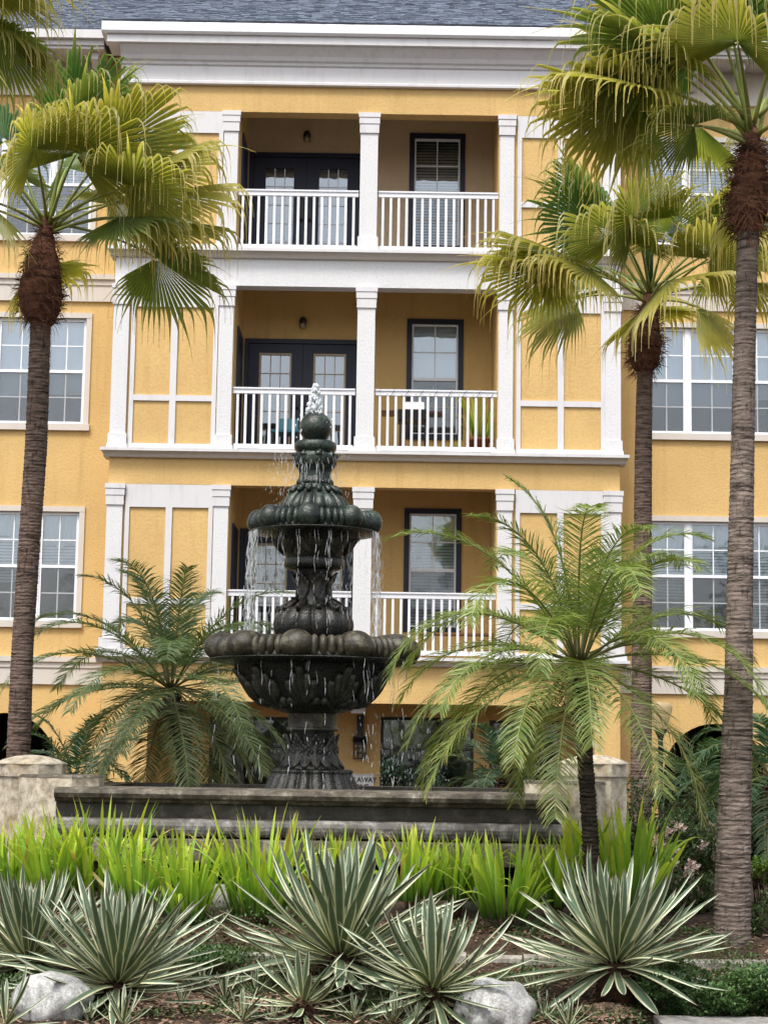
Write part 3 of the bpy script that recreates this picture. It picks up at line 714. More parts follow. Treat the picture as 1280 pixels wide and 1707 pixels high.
ub = bowl('upper_bowl', sm(P((932, 46), (922, 52), (912, 60), (902, 68), (895, 80), (893, 92), (890, 106), (887, 107), (885, 98), (876, 96), (868, 92), (864, 86), (863, 60)), 3), 113*S, 890, 853, 8, R_(-3.6), 4, M['wet'], M['patina'], 19.5*S, 0.82)
carved(ub, 'palmette', P((932, 46), (922, 52), (912, 60), (902, 68), (895, 80), (888, 100)), 8, R_(-3.6), 926, 897, 0.30, 3, 0.005, 0.022, 0.0)
lath('dome', sm(P((864, 56), (857, 59), (848, 61), (840, 58), (832, 52), (825, 44), (818, 36), (814, 33)), 4), M['patina'], gadroon(16, 0.14), 176)
q = MB()
for k in range(16):
    a = 2*math.pi*(k+0.5)/16; ax, ay = fcx(fz(815)); pts = []
    for y, r in ((812, 29), (815, 36), (819, 42), (822, 46), (818, 47)): pts.append((ax+math.sin(a)*r*S, ay-math.cos(a)*r*S, fz(y)))
    q.tube(pts, [0.02, 0.028, 0.03, 0.022, 0.01], 6)
q.build('leaf_tips', M['patina'], ftn)
lath('neck', sm(P((817, 33), (810, 28), (806, 29), (802, 28), (797, 25), (788, 25), (782, 27), (776, 31), (770, 33), (763, 34), (758, 33), (756, 31)), 4), M['patina'], acanthus(8, 0.10, fz(817), fz(756)), 128)
lath('collar', sm(P((757, 30), (754, 32), (750, 35), (744, 36), (739, 34), (736, 29), (735, 20)), 4), M['patina'], None, 64)
q = MB(); ax, ay = fcx(fz(713)); q.ball((ax, ay, fz(713)), 27.5*S, nu=40, nv=24); q.build('ball_finial', M['patina'], ftn)
q = MB(); ax, ay = fcx(fz(686)); q.lathe([(0.02, fz(690)), (0.02, fz(683)), (0.012, fz(682))], ax, ay, 10); q.build('nozzle', M['black'], ftn)

# ------------------------------------------------------------------ basin, its end blocks and pillars
M['basin'] = stone('basin_stone', (0.014, 0.011, 0.007), (0.050, 0.042, 0.030), (0.17, 0.15, 0.12), 4.5, 0.6, 0.5, 0.36, 0.70, 0.015)
M['basinlight'] = stone('basin_roll', (0.020, 0.018, 0.015), (0.12, 0.112, 0.10), (0.40, 0.385, 0.37), 5.0, 0.5, 0.4, 0.34, 0.66, 0.012)
M['limestone'] = stone('pillar_stucco', (0.24, 0.14, 0.05), (0.54, 0.44, 0.29), (0.66, 0.60, 0.48), 2.6, 0.85, 0.5, 0.26, 0.48, 0.010, 0.18, 0.7)
M['coping'] = stone('coping_stone', (0.035, 0.028, 0.018), (0.13, 0.11, 0.078), (0.36, 0.33, 0.27), 7, 0.75, 0.5, 0.34, 0.66, 0.012)
bxl, bxr = at(92, 1340, 14.9).x, at(948, 1350, 14.9).x
def bz(y): return at(520, y, 14.85).z
bas = thing('fountain_basin', (at(520, 1400, 14.9).x, 16.8, gz(15)), 'long weathered stone basin wall with rolled mouldings in front of the fountain', 'basin')
y0 = 14.9
def run(name, prof, mat):
    q = MB(); q.extrude(prof, bxl, bxr); return q.build(name, mat, bas)
n_ = 7
def rnd_prof(yf, zt, zb, back):
    r = (zt-zb)/2; zc = (zt+zb)/2
    return [(back, zt)] + [(yf+r*0.7-r*0.7*math.cos(math.pi*(k/n_-0.5)), zc+r*math.sin(math.pi*(0.5-k/n_))) for k in range(n_+1)] + [(back, zb)]
run('coping', [(y0+0.42, bz(1318)), (y0-0.04, bz(1319.5)), (y0-0.075, bz(1322)), (y0-0.09, bz(1328)), (y0-0.075, bz(1335)), (y0-0.03, bz(1339)), (y0-0.01, bz(1343)), (y0+0.02, bz(1344)), (y0+0.42, bz(1344))], M['coping'])
run('wall', [(y0+0.40, bz(1344.3)), (y0+0.035, bz(1344.3)), (y0+0.035, bz(1367)), (y0+0.0, bz(1368.5)), (y0+0.40, bz(1368.5))], M['basin'])
run('roll_moulding', rnd_prof(y0-0.09, bz(1368.8), bz(1399), y0+0.40), M['basinlight'])
run('plinth', [(y0+0.40, bz(1399.4)), (y0-0.13, bz(1402)), (y0-0.15, bz(1404)), (y0-0.15, bz(1440)), (y0+0.40, bz(1440))], M['coping'])
q = MB(); h = bz(1322)
for xa, xb in ((bxl-0.3, bxl+0.1), (bxr-0.1, bxr+0.3)): q.box(xa, xb, y0+0.43, 18.7, 0.3, h-0.02)
q.box(bxl-0.3, bxr+0.3, 18.7, 19.05, 0.3, h-0.02); q.build('rear_wall', M['basin'], bas)
m, nt, p = mat_new('basin_water'); p.inputs['Base Color'].default_value = (0.02, 0.03, 0.025, 1); p.inputs['Roughness'].default_value = 0.08
bump(nt, p, noise(nt, coords(nt), 14, 4), 0.5, 0.02); M['water'] = m
q = MB(); q.quad((bxl, y0+0.38, h-0.12), (bxr, y0+0.38, h-0.12), (bxr, 18.75, h-0.12), (bxl, 18.75, h-0.12)); prop(q.build('water', M['water']), kind='structure')

def octo(q, cx, cy, r, z0, z1, n=8, rt=None, rot=math.pi/8):
    rt = rt or r
    v = [(cx+r*math.sin(rot+2*math.pi*k/n), cy-r*math.cos(rot+2*math.pi*k/n), z0) for k in range(n)] + [(cx+rt*math.sin(rot+2*math.pi*k/n), cy-rt*math.cos(rot+2*math.pi*k/n), z1) for k in range(n)]
    q.add(v, [(k, (k+1) % n, n+(k+1) % n, n+k) for k in range(n)] + [tuple(range(n-1, -1, -1)), tuple(range(n, 2*n))])
PIL = [(52, 'squat stained stone pillar with low domed cap at the end beside the tall grassy clumps', -1), (990, 'squat pale stone pillar with domed cap half hidden behind the feathery palm', 1)]
for pxc, lab, sg in PIL:
    yy = 15.75; c0 = at(pxc, 1275, yy); cx = c0.x; rr = 57*pxm(yy)
    t = thing('stone_pillar', (cx, yy, gz(yy)), lab, 'pillar', 'pillars at the ends of the fountain basin')
    q = MB(); octo(q, cx, yy, rr*0.99, gz(yy)-0.1, c0.z-0.10, rt=rr*0.97); q.build('shaft', M['limestone'], t)
    q = MB(); octo(q, cx, yy, rr*1.04, c0.z-0.099, c0.z+0.0); q.build('cornice', M['limestone'], t)
    prof = [(rr*1.05, c0.z+0.001), (rr*1.06, c0.z+0.012), (rr*0.8, c0.z+0.045), (rr*0.5, c0.z+0.07), (rr*0.2, c0.z+0.082), (0.01, c0.z+0.085)]
    q = MB(); q.lathe(prof, cx, yy, 8); q.build('cap', M['limestone'], t)
    q = MB(); bx = at(100 if sg < 0 else 942, 1300, 15.25).x; zt = at(100, 1292, 15.2).z if sg < 0 else at(942, 1303, 15.2).z
    bl = thing('stone_block', (bx, 15.3, gz(15.2)), 'lichen spotted stone block where the basin wall meets the ' + ('stained pillar' if sg < 0 else 'pale pillar behind the palm'), 'block', 'blocks at the ends of the basin wall')
    octo(q, bx, 15.35, 0.36, gz(15)-0.1, zt-0.02, 8); q.build('block', M['limestone'], bl)
    q = MB(); octo(q, bx, 15.35, 0.365, zt-0.0195, zt, 8, 0.35); q.build('top_slab', M['coping'], bl)

# ------------------------------------------------------------------ water of the fountain
m, nt, p = mat_new('falling_water'); p.inputs['Base Color'].default_value = (0.86, 0.9, 0.93, 1); p.inputs['Roughness'].default_value = 0.12
p.inputs['Specular IOR Level'].default_value = 0.7
t_ = N(nt, 'ShaderNodeBsdfTransparent'); t2 = N(nt, 'ShaderNodeBsdfTranslucent'); t2.inputs['Color'].default_value = (0.9, 0.94, 0.97, 1)
m1 = N(nt, 'ShaderNodeMixShader'); m1.inputs[0].default_value = 0.4; nt.links.new(p.outputs[0], m1.inputs[1]); nt.links.new(t2.outputs[0], m1.inputs[2])
m2 = N(nt, 'ShaderNodeMixShader'); m2.inputs[0].default_value = 0.55; nt.links.new(t_.outputs[0], m2.inputs[1]); nt.links.new(m1.outputs[0], m2.inputs[2])
nt.links.new(m2.outputs[0], nt.nodes['Material Output'].inputs['Surface']); M['spray'] = m
m, nt, p = mat_new('water_froth'); p.inputs['Base Color'].default_value = (0.9, 0.93, 0.95, 1); p.inputs['Roughness'].default_value = 0.2
t2 = N(nt, 'ShaderNodeBsdfTranslucent'); t2.inputs['Color'].default_value = (0.93, 0.96, 0.98, 1)
m1 = N(nt, 'ShaderNodeMixShader'); m1.inputs[0].default_value = 0.5; nt.links.new(p.outputs[0], m1.inputs[1]); nt.links.new(t2.outputs[0], m1.inputs[2])
nt.links.new(m1.outputs[0], nt.nodes['Material Output'].inputs['Surface']); M['froth'] = m
q = MB()
ax, ay = fcx(fz(660))
for k in range(420):                     # frothing jet over the ball
    t = rnd.random(); w = (1-t)**0.8*0.066+0.024; a = rnd.uniform(0, 6.28); r = w*math.sqrt(rnd.random())
    q.ball((ax+r*math.sin(a)-0.012*(1-t), ay+r*math.cos(a), fz(691)+t*52*S), rnd.uniform(0.005, 0.016)*(1.15-0.3*t), sq=(0.8, 0.8, 1.5), nu=6, nv=4)
for k in range(34):
    a = rnd.uniform(0, 6.28); r = rnd.uniform(0.05, 0.2); q.ball((ax+r*math.sin(a), ay+r*math.cos(a), fz(rnd.uniform(690, 730))), rnd.uniform(0.004, 0.010), sq=(0.7, 0.7, 1.6), nu=5, nv=4)
prop(q.build('water_jet', M['froth']), 'white frothing water jet bubbling up over the ball finial', 'water jet', kind='stuff')
q = MB()
def strand(x0, y0_, z0, z1, out=(0, 0), wid=0.005, gap=0.35):
    z = z0; x, y = x0, y0_; ph = rnd.uniform(0, 6)
    while z > z1:
        L = rnd.uniform(0.02, 0.11) if z0-z > 0.25 else rnd.uniform(0.06, 0.16)
        z2 = max(z1, z-L)
        if rnd.random() > gap*(0.5 if z0-z < 0.3 else 1.2):
            pts = []; rad = []
            for k in range(4):
                zz = z+(z2-z)*k/3; f = math.sqrt(max(0, z0-zz))
                pts.append((x+out[0]*f+0.008*math.sin(zz*23+ph), y+out[1]*f+0.008*math.cos(zz*19+ph), zz)); rad.append(wid*rnd.uniform(0.35, 1.25)*(0.5 if k in (0, 3) else 1))
            q.tube(pts, rad, 4)
        z = z2-rnd.uniform(0.0, 0.03)
def ring(R, ytop, ybot, angs, per, out, wid, gap):
    z0 = fz(ytop); z1 = fz(ybot); cx_, cy_ = fcx(z0)
    for a0 in angs:
        for k in range(per):
            a = R_(a0+rnd.gauss(0, 5)); r = R*rnd.uniform(0.95, 1.01)
            strand(cx_+math.sin(a)*r, cy_-math.cos(a)*r, z0, z1+rnd.uniform(0, 0.1), (math.sin(a)*out*rnd.random(), -math.cos(a)*out*rnd.random()), wid*rnd.uniform(0.6, 1.3), gap)
ring(109*S, 889, 1072, [-82, -64, -60, -76, 68, 76, 84, 110, -110, 150, 180, 215], 8, 0.06, 0.0032, 0.16)
ring(98*S, 892, 1070, [-50, -32, -14, 12, 20, 34, 52], 4, 0.03, 0.0024, 0.58)
ring(152*S, 1106, 1322, [-30, -12, 2, 9, 22, 40, -60, 70, 110, 180, 230], 2, 0.03, 0.0034, 0.62)
ring(174*S, 1104, 1322, [30, 58, -62, 125], 2, 0.03, 0.0032, 0.68)
ring(31*S, 752, 815, [-70, -40, -15, 5, 30, 60, 85], 5, 0.12, 0.0030, 0.5)
ring(52*S, 835, 858, [-70, -40, -15, 5, 30, 60, 85], 6, 0.06, 0.0034, 0.4)
for k in range(420):                     # flying drops
    if k < 150: x, y = 478+rnd.gauss(0, 16), rnd.uniform(755, 850)
    elif k < 200: x, y = 565+rnd.gauss(0, 12), rnd.uniform(745, 850)
    elif k < 300: x, y = rnd.uniform(450, 640), rnd.uniform(1190, 1312)
    elif k < 380: x, y = rnd.uniform(620, 720), rnd.uniform(1190, 1315)
    else: x, y = rnd.uniform(400, 650), rnd.uniform(880, 1060)
    c = at(x, y, FY+rnd.uniform(-0.35, 0.35)); q.ball(c, rnd.uniform(0.0022, 0.0052), sq=(0.6, 0.6, rnd.uniform(2.0, 5.5)), nu=5, nv=4)
prop(q.build('falling_water', M['spray']), 'broken strands and drops of water falling from the fountain bowls', 'water', kind='stuff')

# ------------------------------------------------------------------ leaves and palms
M['fan'] = leafy('fan_palm_leaf', 0.42, 0.55, 0.22, None, 0.45, 7)
M['feather'] = leafy('feather_palm_leaf', 0.4, 0.34, 0.2, None, 0.5, 6)
M['petiole'] = leafy('palm_petiole', 0.5, 0.0, 0.15, None, 0.4, 5)
M['blade'] = leafy('grassy_blade', 0.38, 0.42, 0.16, None, 0.4, 8)
M['agave'] = leafy('agave_green', 0.48, 0.06, 0.16, None, 0.35, 9)
M['bush'] = leafy('bush_leaf', 0.4, 0.25, 0.2, None, 0.4, 5)
M['fibre'] = bark('palm_fibre', (0.045, 0.021, 0.014), (0.24, 0.112, 0.072), 12)
M['bark'] = bark('palm_bark', (0.055, 0.036, 0.028), (0.27, 0.195, 0.16), 30)
M['barkgrey'] = bark('palm_bark_grey', (0.065, 0.048, 0.040), (0.33, 0.265, 0.225), 26)
M['barkdark'] = bark('feather_palm_bark', (0.012, 0.010, 0.008), (0.085, 0.066, 0.05), 30)

def vlerp(a, b, t): return tuple(x+(y-x)*t for x, y in zip(a, b))
UP = Vector((0, 0, 1))
def fan_frond(q, base, az, el, Lp, Rb, rr, age, sag=0.5, roll=0.0, nseg=50, spread=122):
    """Washingtonia leaf: petiole, then a pleated costapalmate blade whose tips hang; age 0 young green .. 1 yellowing"""
    d = Vector((math.cos(el)*math.sin(az), -math.cos(el)*math.cos(az), math.sin(el)))
    h = Vector((math.sin(az), -math.cos(az), 0))
    p = Vector(base); pts = [p.copy()]; n = 8
    for i in range(n):
        e2 = el - sag*((i+1)/n)**1.5*0.7
        dd = h*math.cos(e2) + UP*math.sin(e2); p = p + dd*(Lp/n); pts.append(p.copy())
    gp = (0.13, 0.20, 0.045); yp = (0.33, 0.33, 0.09)
    q.tube(pts, [0.020-0.011*i/n for i in range(n+1)], 5, 1, [vlerp(gp, yp, 0.25+0.5*age)]*(n+1))
    e2 = el - sag*0.75; a = h*math.cos(e2) + UP*math.sin(e2); s = a.cross(UP)
    if s.length < 0.05: s = Vector((math.cos(az), math.sin(az), 0))
    s.normalize(); nn = s.cross(a).normalized()
    if roll:
        m_ = Matrix.Rotation(roll, 3, a); s = m_ @ s; nn = m_ @ nn
    g0 = vlerp((0.045, 0.135, 0.04), (0.125, 0.185, 0.045), age); g1 = vlerp((0.075, 0.19, 0.06), (0.40, 0.38, 0.075), age**1.3); tipc = vlerp((0.24, 0.30, 0.10), (0.74, 0.64, 0.27), min(1, 0.25+age))
    pitch = R_(2*spread/nseg); hub = pts[-1]
    T = [0.03, 0.16, 0.34, 0.52, 0.62, 0.69, 0.76, 0.83, 0.92, 1.04]
    for k in range(nseg):
        ph = R_(-spread) + pitch*(k+0.5); cs, sn = math.cos(ph), math.sin(ph)
        dr = (a*cs + s*sn - nn*(0.30*abs(sn)**1.3 + 0.10*(1-cs))).normalized()
        L = Rb*(0.74+0.26*math.cos(ph*0.75))*rr.uniform(0.82, 1.08)
        lat = dr.cross(nn).normalized(); nl = lat.cross(dr)
        pos = hub.copy(); prev = 0; cur = dr.copy(); vs = []; cs_ = []
        snap = rr.uniform(0.62, 0.82) if rr.random() < 0.85 else 2; soft = rr.uniform(0.05, 0.25)
        split = 0.54+0.07*math.cos(ph)+rr.uniform(-0.03, 0.03)
        for t in T:
            step = (t-prev)*L; prev = t
            if t > 0.4:
                kk = soft*(t-0.4)*1.3 + (2.6 if t > snap else 0)*(0.35+t-snap if t > snap else 0)
                cur = (cur - UP*kk).normalized()
            pos = pos + cur*step
            r = t*L
            w = r*math.tan(pitch/2) if t <= split else max(0.0022, split*L*math.tan(pitch/2)*(1-(t-split)/(1.04-split))**1.9)
            l2 = lat - cur*lat.dot(cur)
            if l2.length < 0.05: l2 = lat
            l2.normalize(); n2 = l2.cross(cur)
            if n2.dot(nl) < 0: n2 = -n2
            vs += [pos - l2*w - n2*w*0.45, pos + n2*w*0.45, pos + l2*w - n2*w*0.45]
            c = vlerp(g0, g1, t/0.6) if t < 0.6 else vlerp(g1, tipc, (t-0.6)/0.35 if t < 0.95 else 1)
            cs_ += [c, vlerp(c, tipc, 0.12), c]
        fs = []
        for i in range(len(T)-1):
            b0 = i*3; fs += [(b0, b0+1, b0+4, b0+3), (b0+1, b0+2, b0+5, b0+4)]
        q.add(vs, fs, 0, cs_)

def trunk(q, pts, rads, rr, ring=0.034, n=24, rough=0.032, mat=0):
    """rings of old leaf scars along a path"""
    P_ = [Vector(p) for p in pts]; seg = []; tot = 0
    for a, b_ in zip(P_, P_[1:]): seg.append((tot, (b_-a).length)); tot += (b_-a).length
    m_ = max(8, int(tot/ring*2)); path = []; rad = []
    def ev(s):
        for i, (s0, l) in enumerate(seg):
            if s <= s0+l+1e-6:
                t = (s-s0)/l; return P_[i].lerp(P_[i+1], t), rads[i]+(rads[i+1]-rads[i])*t
        return P_[-1], rads[-1]
    vs = []
    offs = [rr.uniform(-1, 1) for _ in range(n)]
    for i in range(m_+1):
        s = tot*i/m_; p, r = ev(s); k = 1 + (rough if i % 2 else -rough*0.6)*rr.uniform(0.3, 1.2)
        for j in range(n):
            th = 2*math.pi*j/n; r2 = r*(k + rr.uniform(-rough, rough)*0.7 + 0.02*math.sin(3*th+s*2))
            vs.append((p.x+r2*math.cos(th), p.y+r2*math.sin(th), p.z + rr.uniform(-0.25, 0.25)*ring))
    fs = [(i*n+j, i*n+(j+1) % n, (i+1)*n+(j+1) % n, (i+1)*n+j) for i in range(m_) for j in range(n)]
    fs += [tuple(range(n-1, -1, -1)), tuple(range(m_*n, (m_+1)*n))]
    q.add(vs, fs, mat, None, False)

def boot(parent, prof_px, Y, rr, nf=900):
    """shaggy brown fibre skirt below the crown; profile of (x, y, half width) in the photograph at depth Y"""
    q = MB(); S_ = pxm(Y); P_ = [(at(x, y, Y), h*S_) for x, y, h in prof_px]
    def axis(z):
        for (a, _), (b_, _2) in zip(P_, P_[1:]):
            if min(a.z, b_.z) <= z <= max(a.z, b_.z):
                t = (z-a.z)/(b_.z-a.z); return a.x+(b_.x-a.x)*t, Y
        return (P_[0][0].x, Y) if z > P_[0][0].z else (P_[-1][0].x, Y)
    prof = [(r*0.93, c.z) for c, r in P_]
    prof = sm(prof[::-1], 3)
    def fn(r, z, th, i): return r*(0.92+0.10*math.sin(7*th+z*31)*math.sin(z*17)+rr.uniform(-0.06, 0.06))
    q.lathe(prof, 0, 0, 26, 0, fn, axis)
    z0, z1 = P_[-1][0].z, P_[0][0].z
    for k in range(nf):
        z = z0+(z1-z0)*rr.random(); th = rr.uniform(0, 6.283); ax, ay = axis(z)
        r = surf_r(prof, z)*rr.uniform(0.92, 1.03); r = max(r, 0.03)
        p = Vector((ax+r*math.cos(th), ay+r*math.sin(th), z)); out = Vector((math.cos(th), math.sin(th), 0)); tan = Vector((-math.sin(th), math.cos(th), 0))
        L = rr.uniform(0.07, 0.2); d = (tan*rr.uniform(-1, 1) + UP*rr.uniform(-0.9, 0.5) + out*rr.uniform(0.0, 0.35)).normalized()
        pts = [p, p+d*L*0.5+out*rr.uniform(0.0, 0.02), p+d*L-UP*L*rr.uniform(0, 0.45)]
        w = rr.uniform(0.002, 0.0055); sd = d.cross(out).normalized()*w
        q.add([pts[0]-sd, pts[0]+sd, pts[1]-sd, pts[1]+sd, pts[2]], [(0, 1, 3, 2), (2, 3, 4)])
    return q.build('fibre_skirt', M['fibre'], parent)

def fan_palm(label, tr_px, Y, tr_w, boot_px, heart_px, fronds, seed, Lp, Rb, mat='bark', spear=None, group='fan palms around the fountain'):
    rr = random.Random(seed)
    base = at(*tr_px[0], Y); b0 = Vector((base.x, Y, gz(Y)-0.05))
    t = thing('fan_palm', (b0.x, Y, gz(Y)), label, 'palm tree', group)
    q = MB(); trunk(q, [b0]+[at(x, y, Y) for x, y in tr_px], [tr_w[0]*pxm(Y)]+[w*pxm(Y) for w in tr_w], rr); q.build('trunk', M[mat], t)
    boot(t, boot_px, Y, rr)
    heart = at(*heart_px, Y)
    # woven bud above the skirt
    q = MB(); top = boot_px[0]; bt = at(top[0], top[1], Y)
    q.lathe(sm([(top[2]*pxm(Y)*0.9, bt.z-0.03), (top[2]*pxm(Y)*0.85, bt.z+0.05), (top[2]*pxm(Y)*0.55, bt.z+0.11), (0.02, bt.z+0.16)], 3), bt.x, Y, 14); q.build('bud', M['fibre'], t)
    for az, el, lp, rb, age, sag, roll in fronds:
        q = MB(); b_ = heart + Vector((math.sin(R_(az))*0.05, -math.cos(R_(az))*0.05, rr.uniform(-0.08, 0.12)+0.10*math.sin(R_(el))))
        fan_frond(q, b_, R_(az), R_(el), Lp*lp, Rb*rb, rr, age, sag, R_(roll)); q.build('frond', [M['fan'], M['petiole']], t)
    if spear:
        q = MB()
        for x0_, y0_, x1_, y1_ in spear:
            a, b_ = at(x0_, y0_, Y), at(x1_, y1_, Y); n = 5
            for k in range(7):
                o = Vector((math.cos(k*0.9), math.sin(k*0.9), 0))*0.018
                q.tube([a+o*0.6, a.lerp(b_, 0.35)+o*1.6, a.lerp(b_, 0.75)+o*2, b_+o*rr.uniform(0.5, 3)-UP*rr.uniform(0, 0.15)], [0.018, 0.026, 0.019, 0.003], 5, 0, [(0.07, 0.15, 0.04), (0.09, 0.18, 0.045), (0.16, 0.22, 0.06), (0.4, 0.36, 0.12)])
        q.build('spear_leaf', [M['fan']], t)
    return t

def ring_fronds(rr, n, els, age_fn, azr=(-180, 180), lp=(0.85, 1.15), rb=(0.85, 1.1), sag=(0.25, 0.6)):
    out = []; a = rr.uniform(0, 360)
    for i in range(n):
        a += 137.5; az = (a % 360)-180
        if not azr[0] <= az <= azr[1]: az = rr.uniform(*azr)
        el = els[0]+(els[1]-els[0])*(i/(n-1) if n > 1 else 0)+rr.uniform(-7, 7)
        out.append((az, el, rr.uniform(*lp), rr.uniform(*rb), age_fn(el, rr), rr.uniform(*sag), rr.uniform(-50, 50)))
    return out
def agef(el, rr): return min(1, max(0, 0.25 + 0.013*(62-el) + rr.uniform(-0.2, 0.25))) if el > 0 else rr.uniform(0.25, 0.7)

rr = random.Random(11)
LF = [(35, 70, 1.0, 1.15, 0.0, 0.15, 10), (30, 46, 0.95, 1.2, 0.8, 0.5, -15), (80, 42, 1.2, 1.2, 0.9, 0.5, 10), (65, 55, 1.1, 1.15, 0.9, 0.4, -25), (95, 32, 1.25, 1.15, 0.95, 0.5, 30), (-60, 52, 0.9, 1.1, 0.55, 0.4, 0), (100, 22, 1.15, 1.1, 0.8, 0.6, 10), (62, 12, 0.9, 0.95, 0.35, 0.45, 20)]
fan_palm('slender fan palm with yellow tipped crown, growing behind the stained pillar', [(31, 1250), (38, 1080), (49, 900), (60, 745), (67, 570), (69, 520)], 18.0, [19.5, 18, 18, 18.5, 17.5, 17], [(78, 378, 13), (74, 400, 20), (70, 440, 33), (68, 480, 42), (67, 505, 41), (67, 525, 35), (69, 540, 22), (69, 545, 14)], (78, 388),
         LF + ring_fronds(rr, 14, (76, 0), agef, lp=(0.9, 1.2)), 3, 0.95, 1.05)
rr = random.Random(23)
MF = [(-62, 50, 1.0, 0.95, 0.05, 0.2, 20), (-80, 36, 1.1, 1.1, 0.9, 0.5, 0), (-95, 26, 1.15, 1.1, 0.8, 0.5, 10), (55, 55, 0.9, 1.05, 0.85, 0.4, 0), (75, 38, 1.0, 1.1, 0.9, 0.5, 0), (8, 48, 0.8, 0.85, 0.6, 0.4, 0), (-30, 40, 0.95, 1.0, 0.7, 0.6, 0)]
fan_palm('short fan palm with a tall closed spear leaf, growing behind the feathery palm', [(1068, 1300), (1070, 1100), (1071, 900), (1072, 760), (1074, 650), (1076, 610)], 19.4, [17.5, 16.5, 15, 14.5, 13.5, 13], [(1082, 505, 14), (1079, 525, 20), (1077, 548, 26), (1075, 575, 31), (1074, 600, 29), (1074, 615, 20), (1074, 622, 12)], (1083, 505),
         MF + ring_fronds(rr, 13, (56, 8), agef, lp=(0.9, 1.2)), 5, 0.95, 1.08, spear=[(1082, 480, 1068, 215), (1084, 480, 1076, 260)])
rr = random.Random(31)
RF = [(-80, 60, 1.15, 1.1, 0.9, 0.4, 20), (-95, 22, 1.35, 1.0, 0.9, 0.4, 35), (-70, 46, 1.05, 1.1, 0.55, 0.5, 0), (-88, 32, 1.2, 1.15, 0.85, 0.6, 0), (-40, 62, 1.0, 1.1, 0.15, 0.3, 0), (-105, 55, 1.1, 1.1, 0.8, 0.5, 0), (-62, 14, 0.7, 0.66, 0.4, 0.4, 30)]
fan_palm('tall fan palm with thick grey cracked trunk in the front bed', [(1220, 1585), (1222, 1400), (1231, 1150), (1235, 900), (1240, 600), (1246, 410), (1247, 385)], 13.3, [31, 28, 23.5, 21, 18.5, 18, 17], [(1253, 235, 17), (1252, 262, 25), (1250, 295, 32), (1247, 325, 36), (1246, 350, 38), (1246, 368, 31), (1247, 385, 22), (1247, 392, 14)], (1253, 235),
         RF + ring_fronds(rr, 13, (80, 5), agef, lp=(0.95, 1.25)), 9, 0.72, 0.95, 'barkgrey')
rr = random.Random(47)
TF = [(75, 30, 1.1, 1.1, 0.85, 0.5, 0), (60, 5, 1.0, 1.0, 0.8, 0.6, 0), (90, -5, 1.0, 1.0, 0.7, 0.7, 0), (40, -20, 0.9, 0.95, 0.6, 0.5, 0)]
fan_palm('fan palm beyond the frame whose yellow fronds hang into the top corner', [(-150, 1500), (-150, 700), (-152, 160)], 14.0, [26, 22, 18], [(-153, -10, 18), (-152, 30, 30), (-152, 90, 34), (-152, 130, 26), (-152, 150, 18)], (-153, -5),
         TF + ring_fronds(rr, 12, (65, -30), agef), 13, 0.72, 0.95)

def feather_frond(q, base, az, el, L, rr, npair=44, Ll=0.24, droop=1.0, c0=(0.055, 0.125, 0.035), c1=(0.16, 0.22, 0.05), brown=0.0, wl=0.0075, twist=0.0):
    h = Vector((math.sin(az), -math.cos(az), 0)); p = Vector(base); e = el; n = 16; pts = [p.copy()]
    side = Vector((math.cos(az), math.sin(az), 0))
    for i in range(n):
        t = (i+1)/n; e -= droop*(0.035+0.16*t**1.2)*max(0.12, math.cos(e)*0.8+0.3); e = max(e, -1.45)
        h2 = (h + side*twist*t).normalized()
        p = p + (h2*math.cos(e)+UP*math.sin(e))*(L/n); pts.append(p.copy())
    q.tube(pts, [0.011-0.0085*i/n for i in range(n+1)], 5, 1, [vlerp((0.10, 0.10, 0.03), (0.20, 0.24, 0.07), i/n) for i in range(n+1)])
    for k in range(npair):
        t = 0.17+0.83*(k+0.5)/npair; f = t*n; i = min(n-1, int(f)); P0 = pts[i].lerp(pts[i+1], f-i); tan = (pts[i+1]-pts[i]).normalized()
        s = tan.cross(UP)
        if s.length < 0.08: s = side.copy()
        s.normalize(); nn = s.cross(tan)
        ll = Ll*(0.35+0.65*math.sin(math.pi*min(1, (0.18+0.80*t)))**0.8)*rr.uniform(0.85, 1.1)
        fw = 0.35+0.75*t
        for sg in (-1, 1):
            dr = (s*sg*rr.uniform(0.85, 1.1) + tan*fw*rr.uniform(0.75, 1.25) + nn*rr.uniform(-0.05, 0.36)).normalized()
            mid = P0 + dr*ll*0.5; dr2 = (dr - UP*rr.uniform(0.1, 0.6)).normalized(); tip = mid + dr2*ll*0.5
            wv = dr.cross(nn).normalized(); wv = (wv*0.75+nn*rr.uniform(-0.6, 0.6)).normalized()*wl
            b_ = brown*rr.random() if rr.random() < 0.6 else 0
            ca = vlerp(vlerp(c0, c1, rr.random()*0.5), (0.30, 0.20, 0.10), b_); cb = vlerp(vlerp(c0, c1, 0.4+0.6*rr.random()), (0.42, 0.30, 0.17), b_)
            q.add([P0-wv*0.7, P0+wv*0.7, mid-wv, mid+wv, tip], [(0, 1, 3, 2), (2, 3, 4)], 0, [ca, ca, ca, ca, cb])

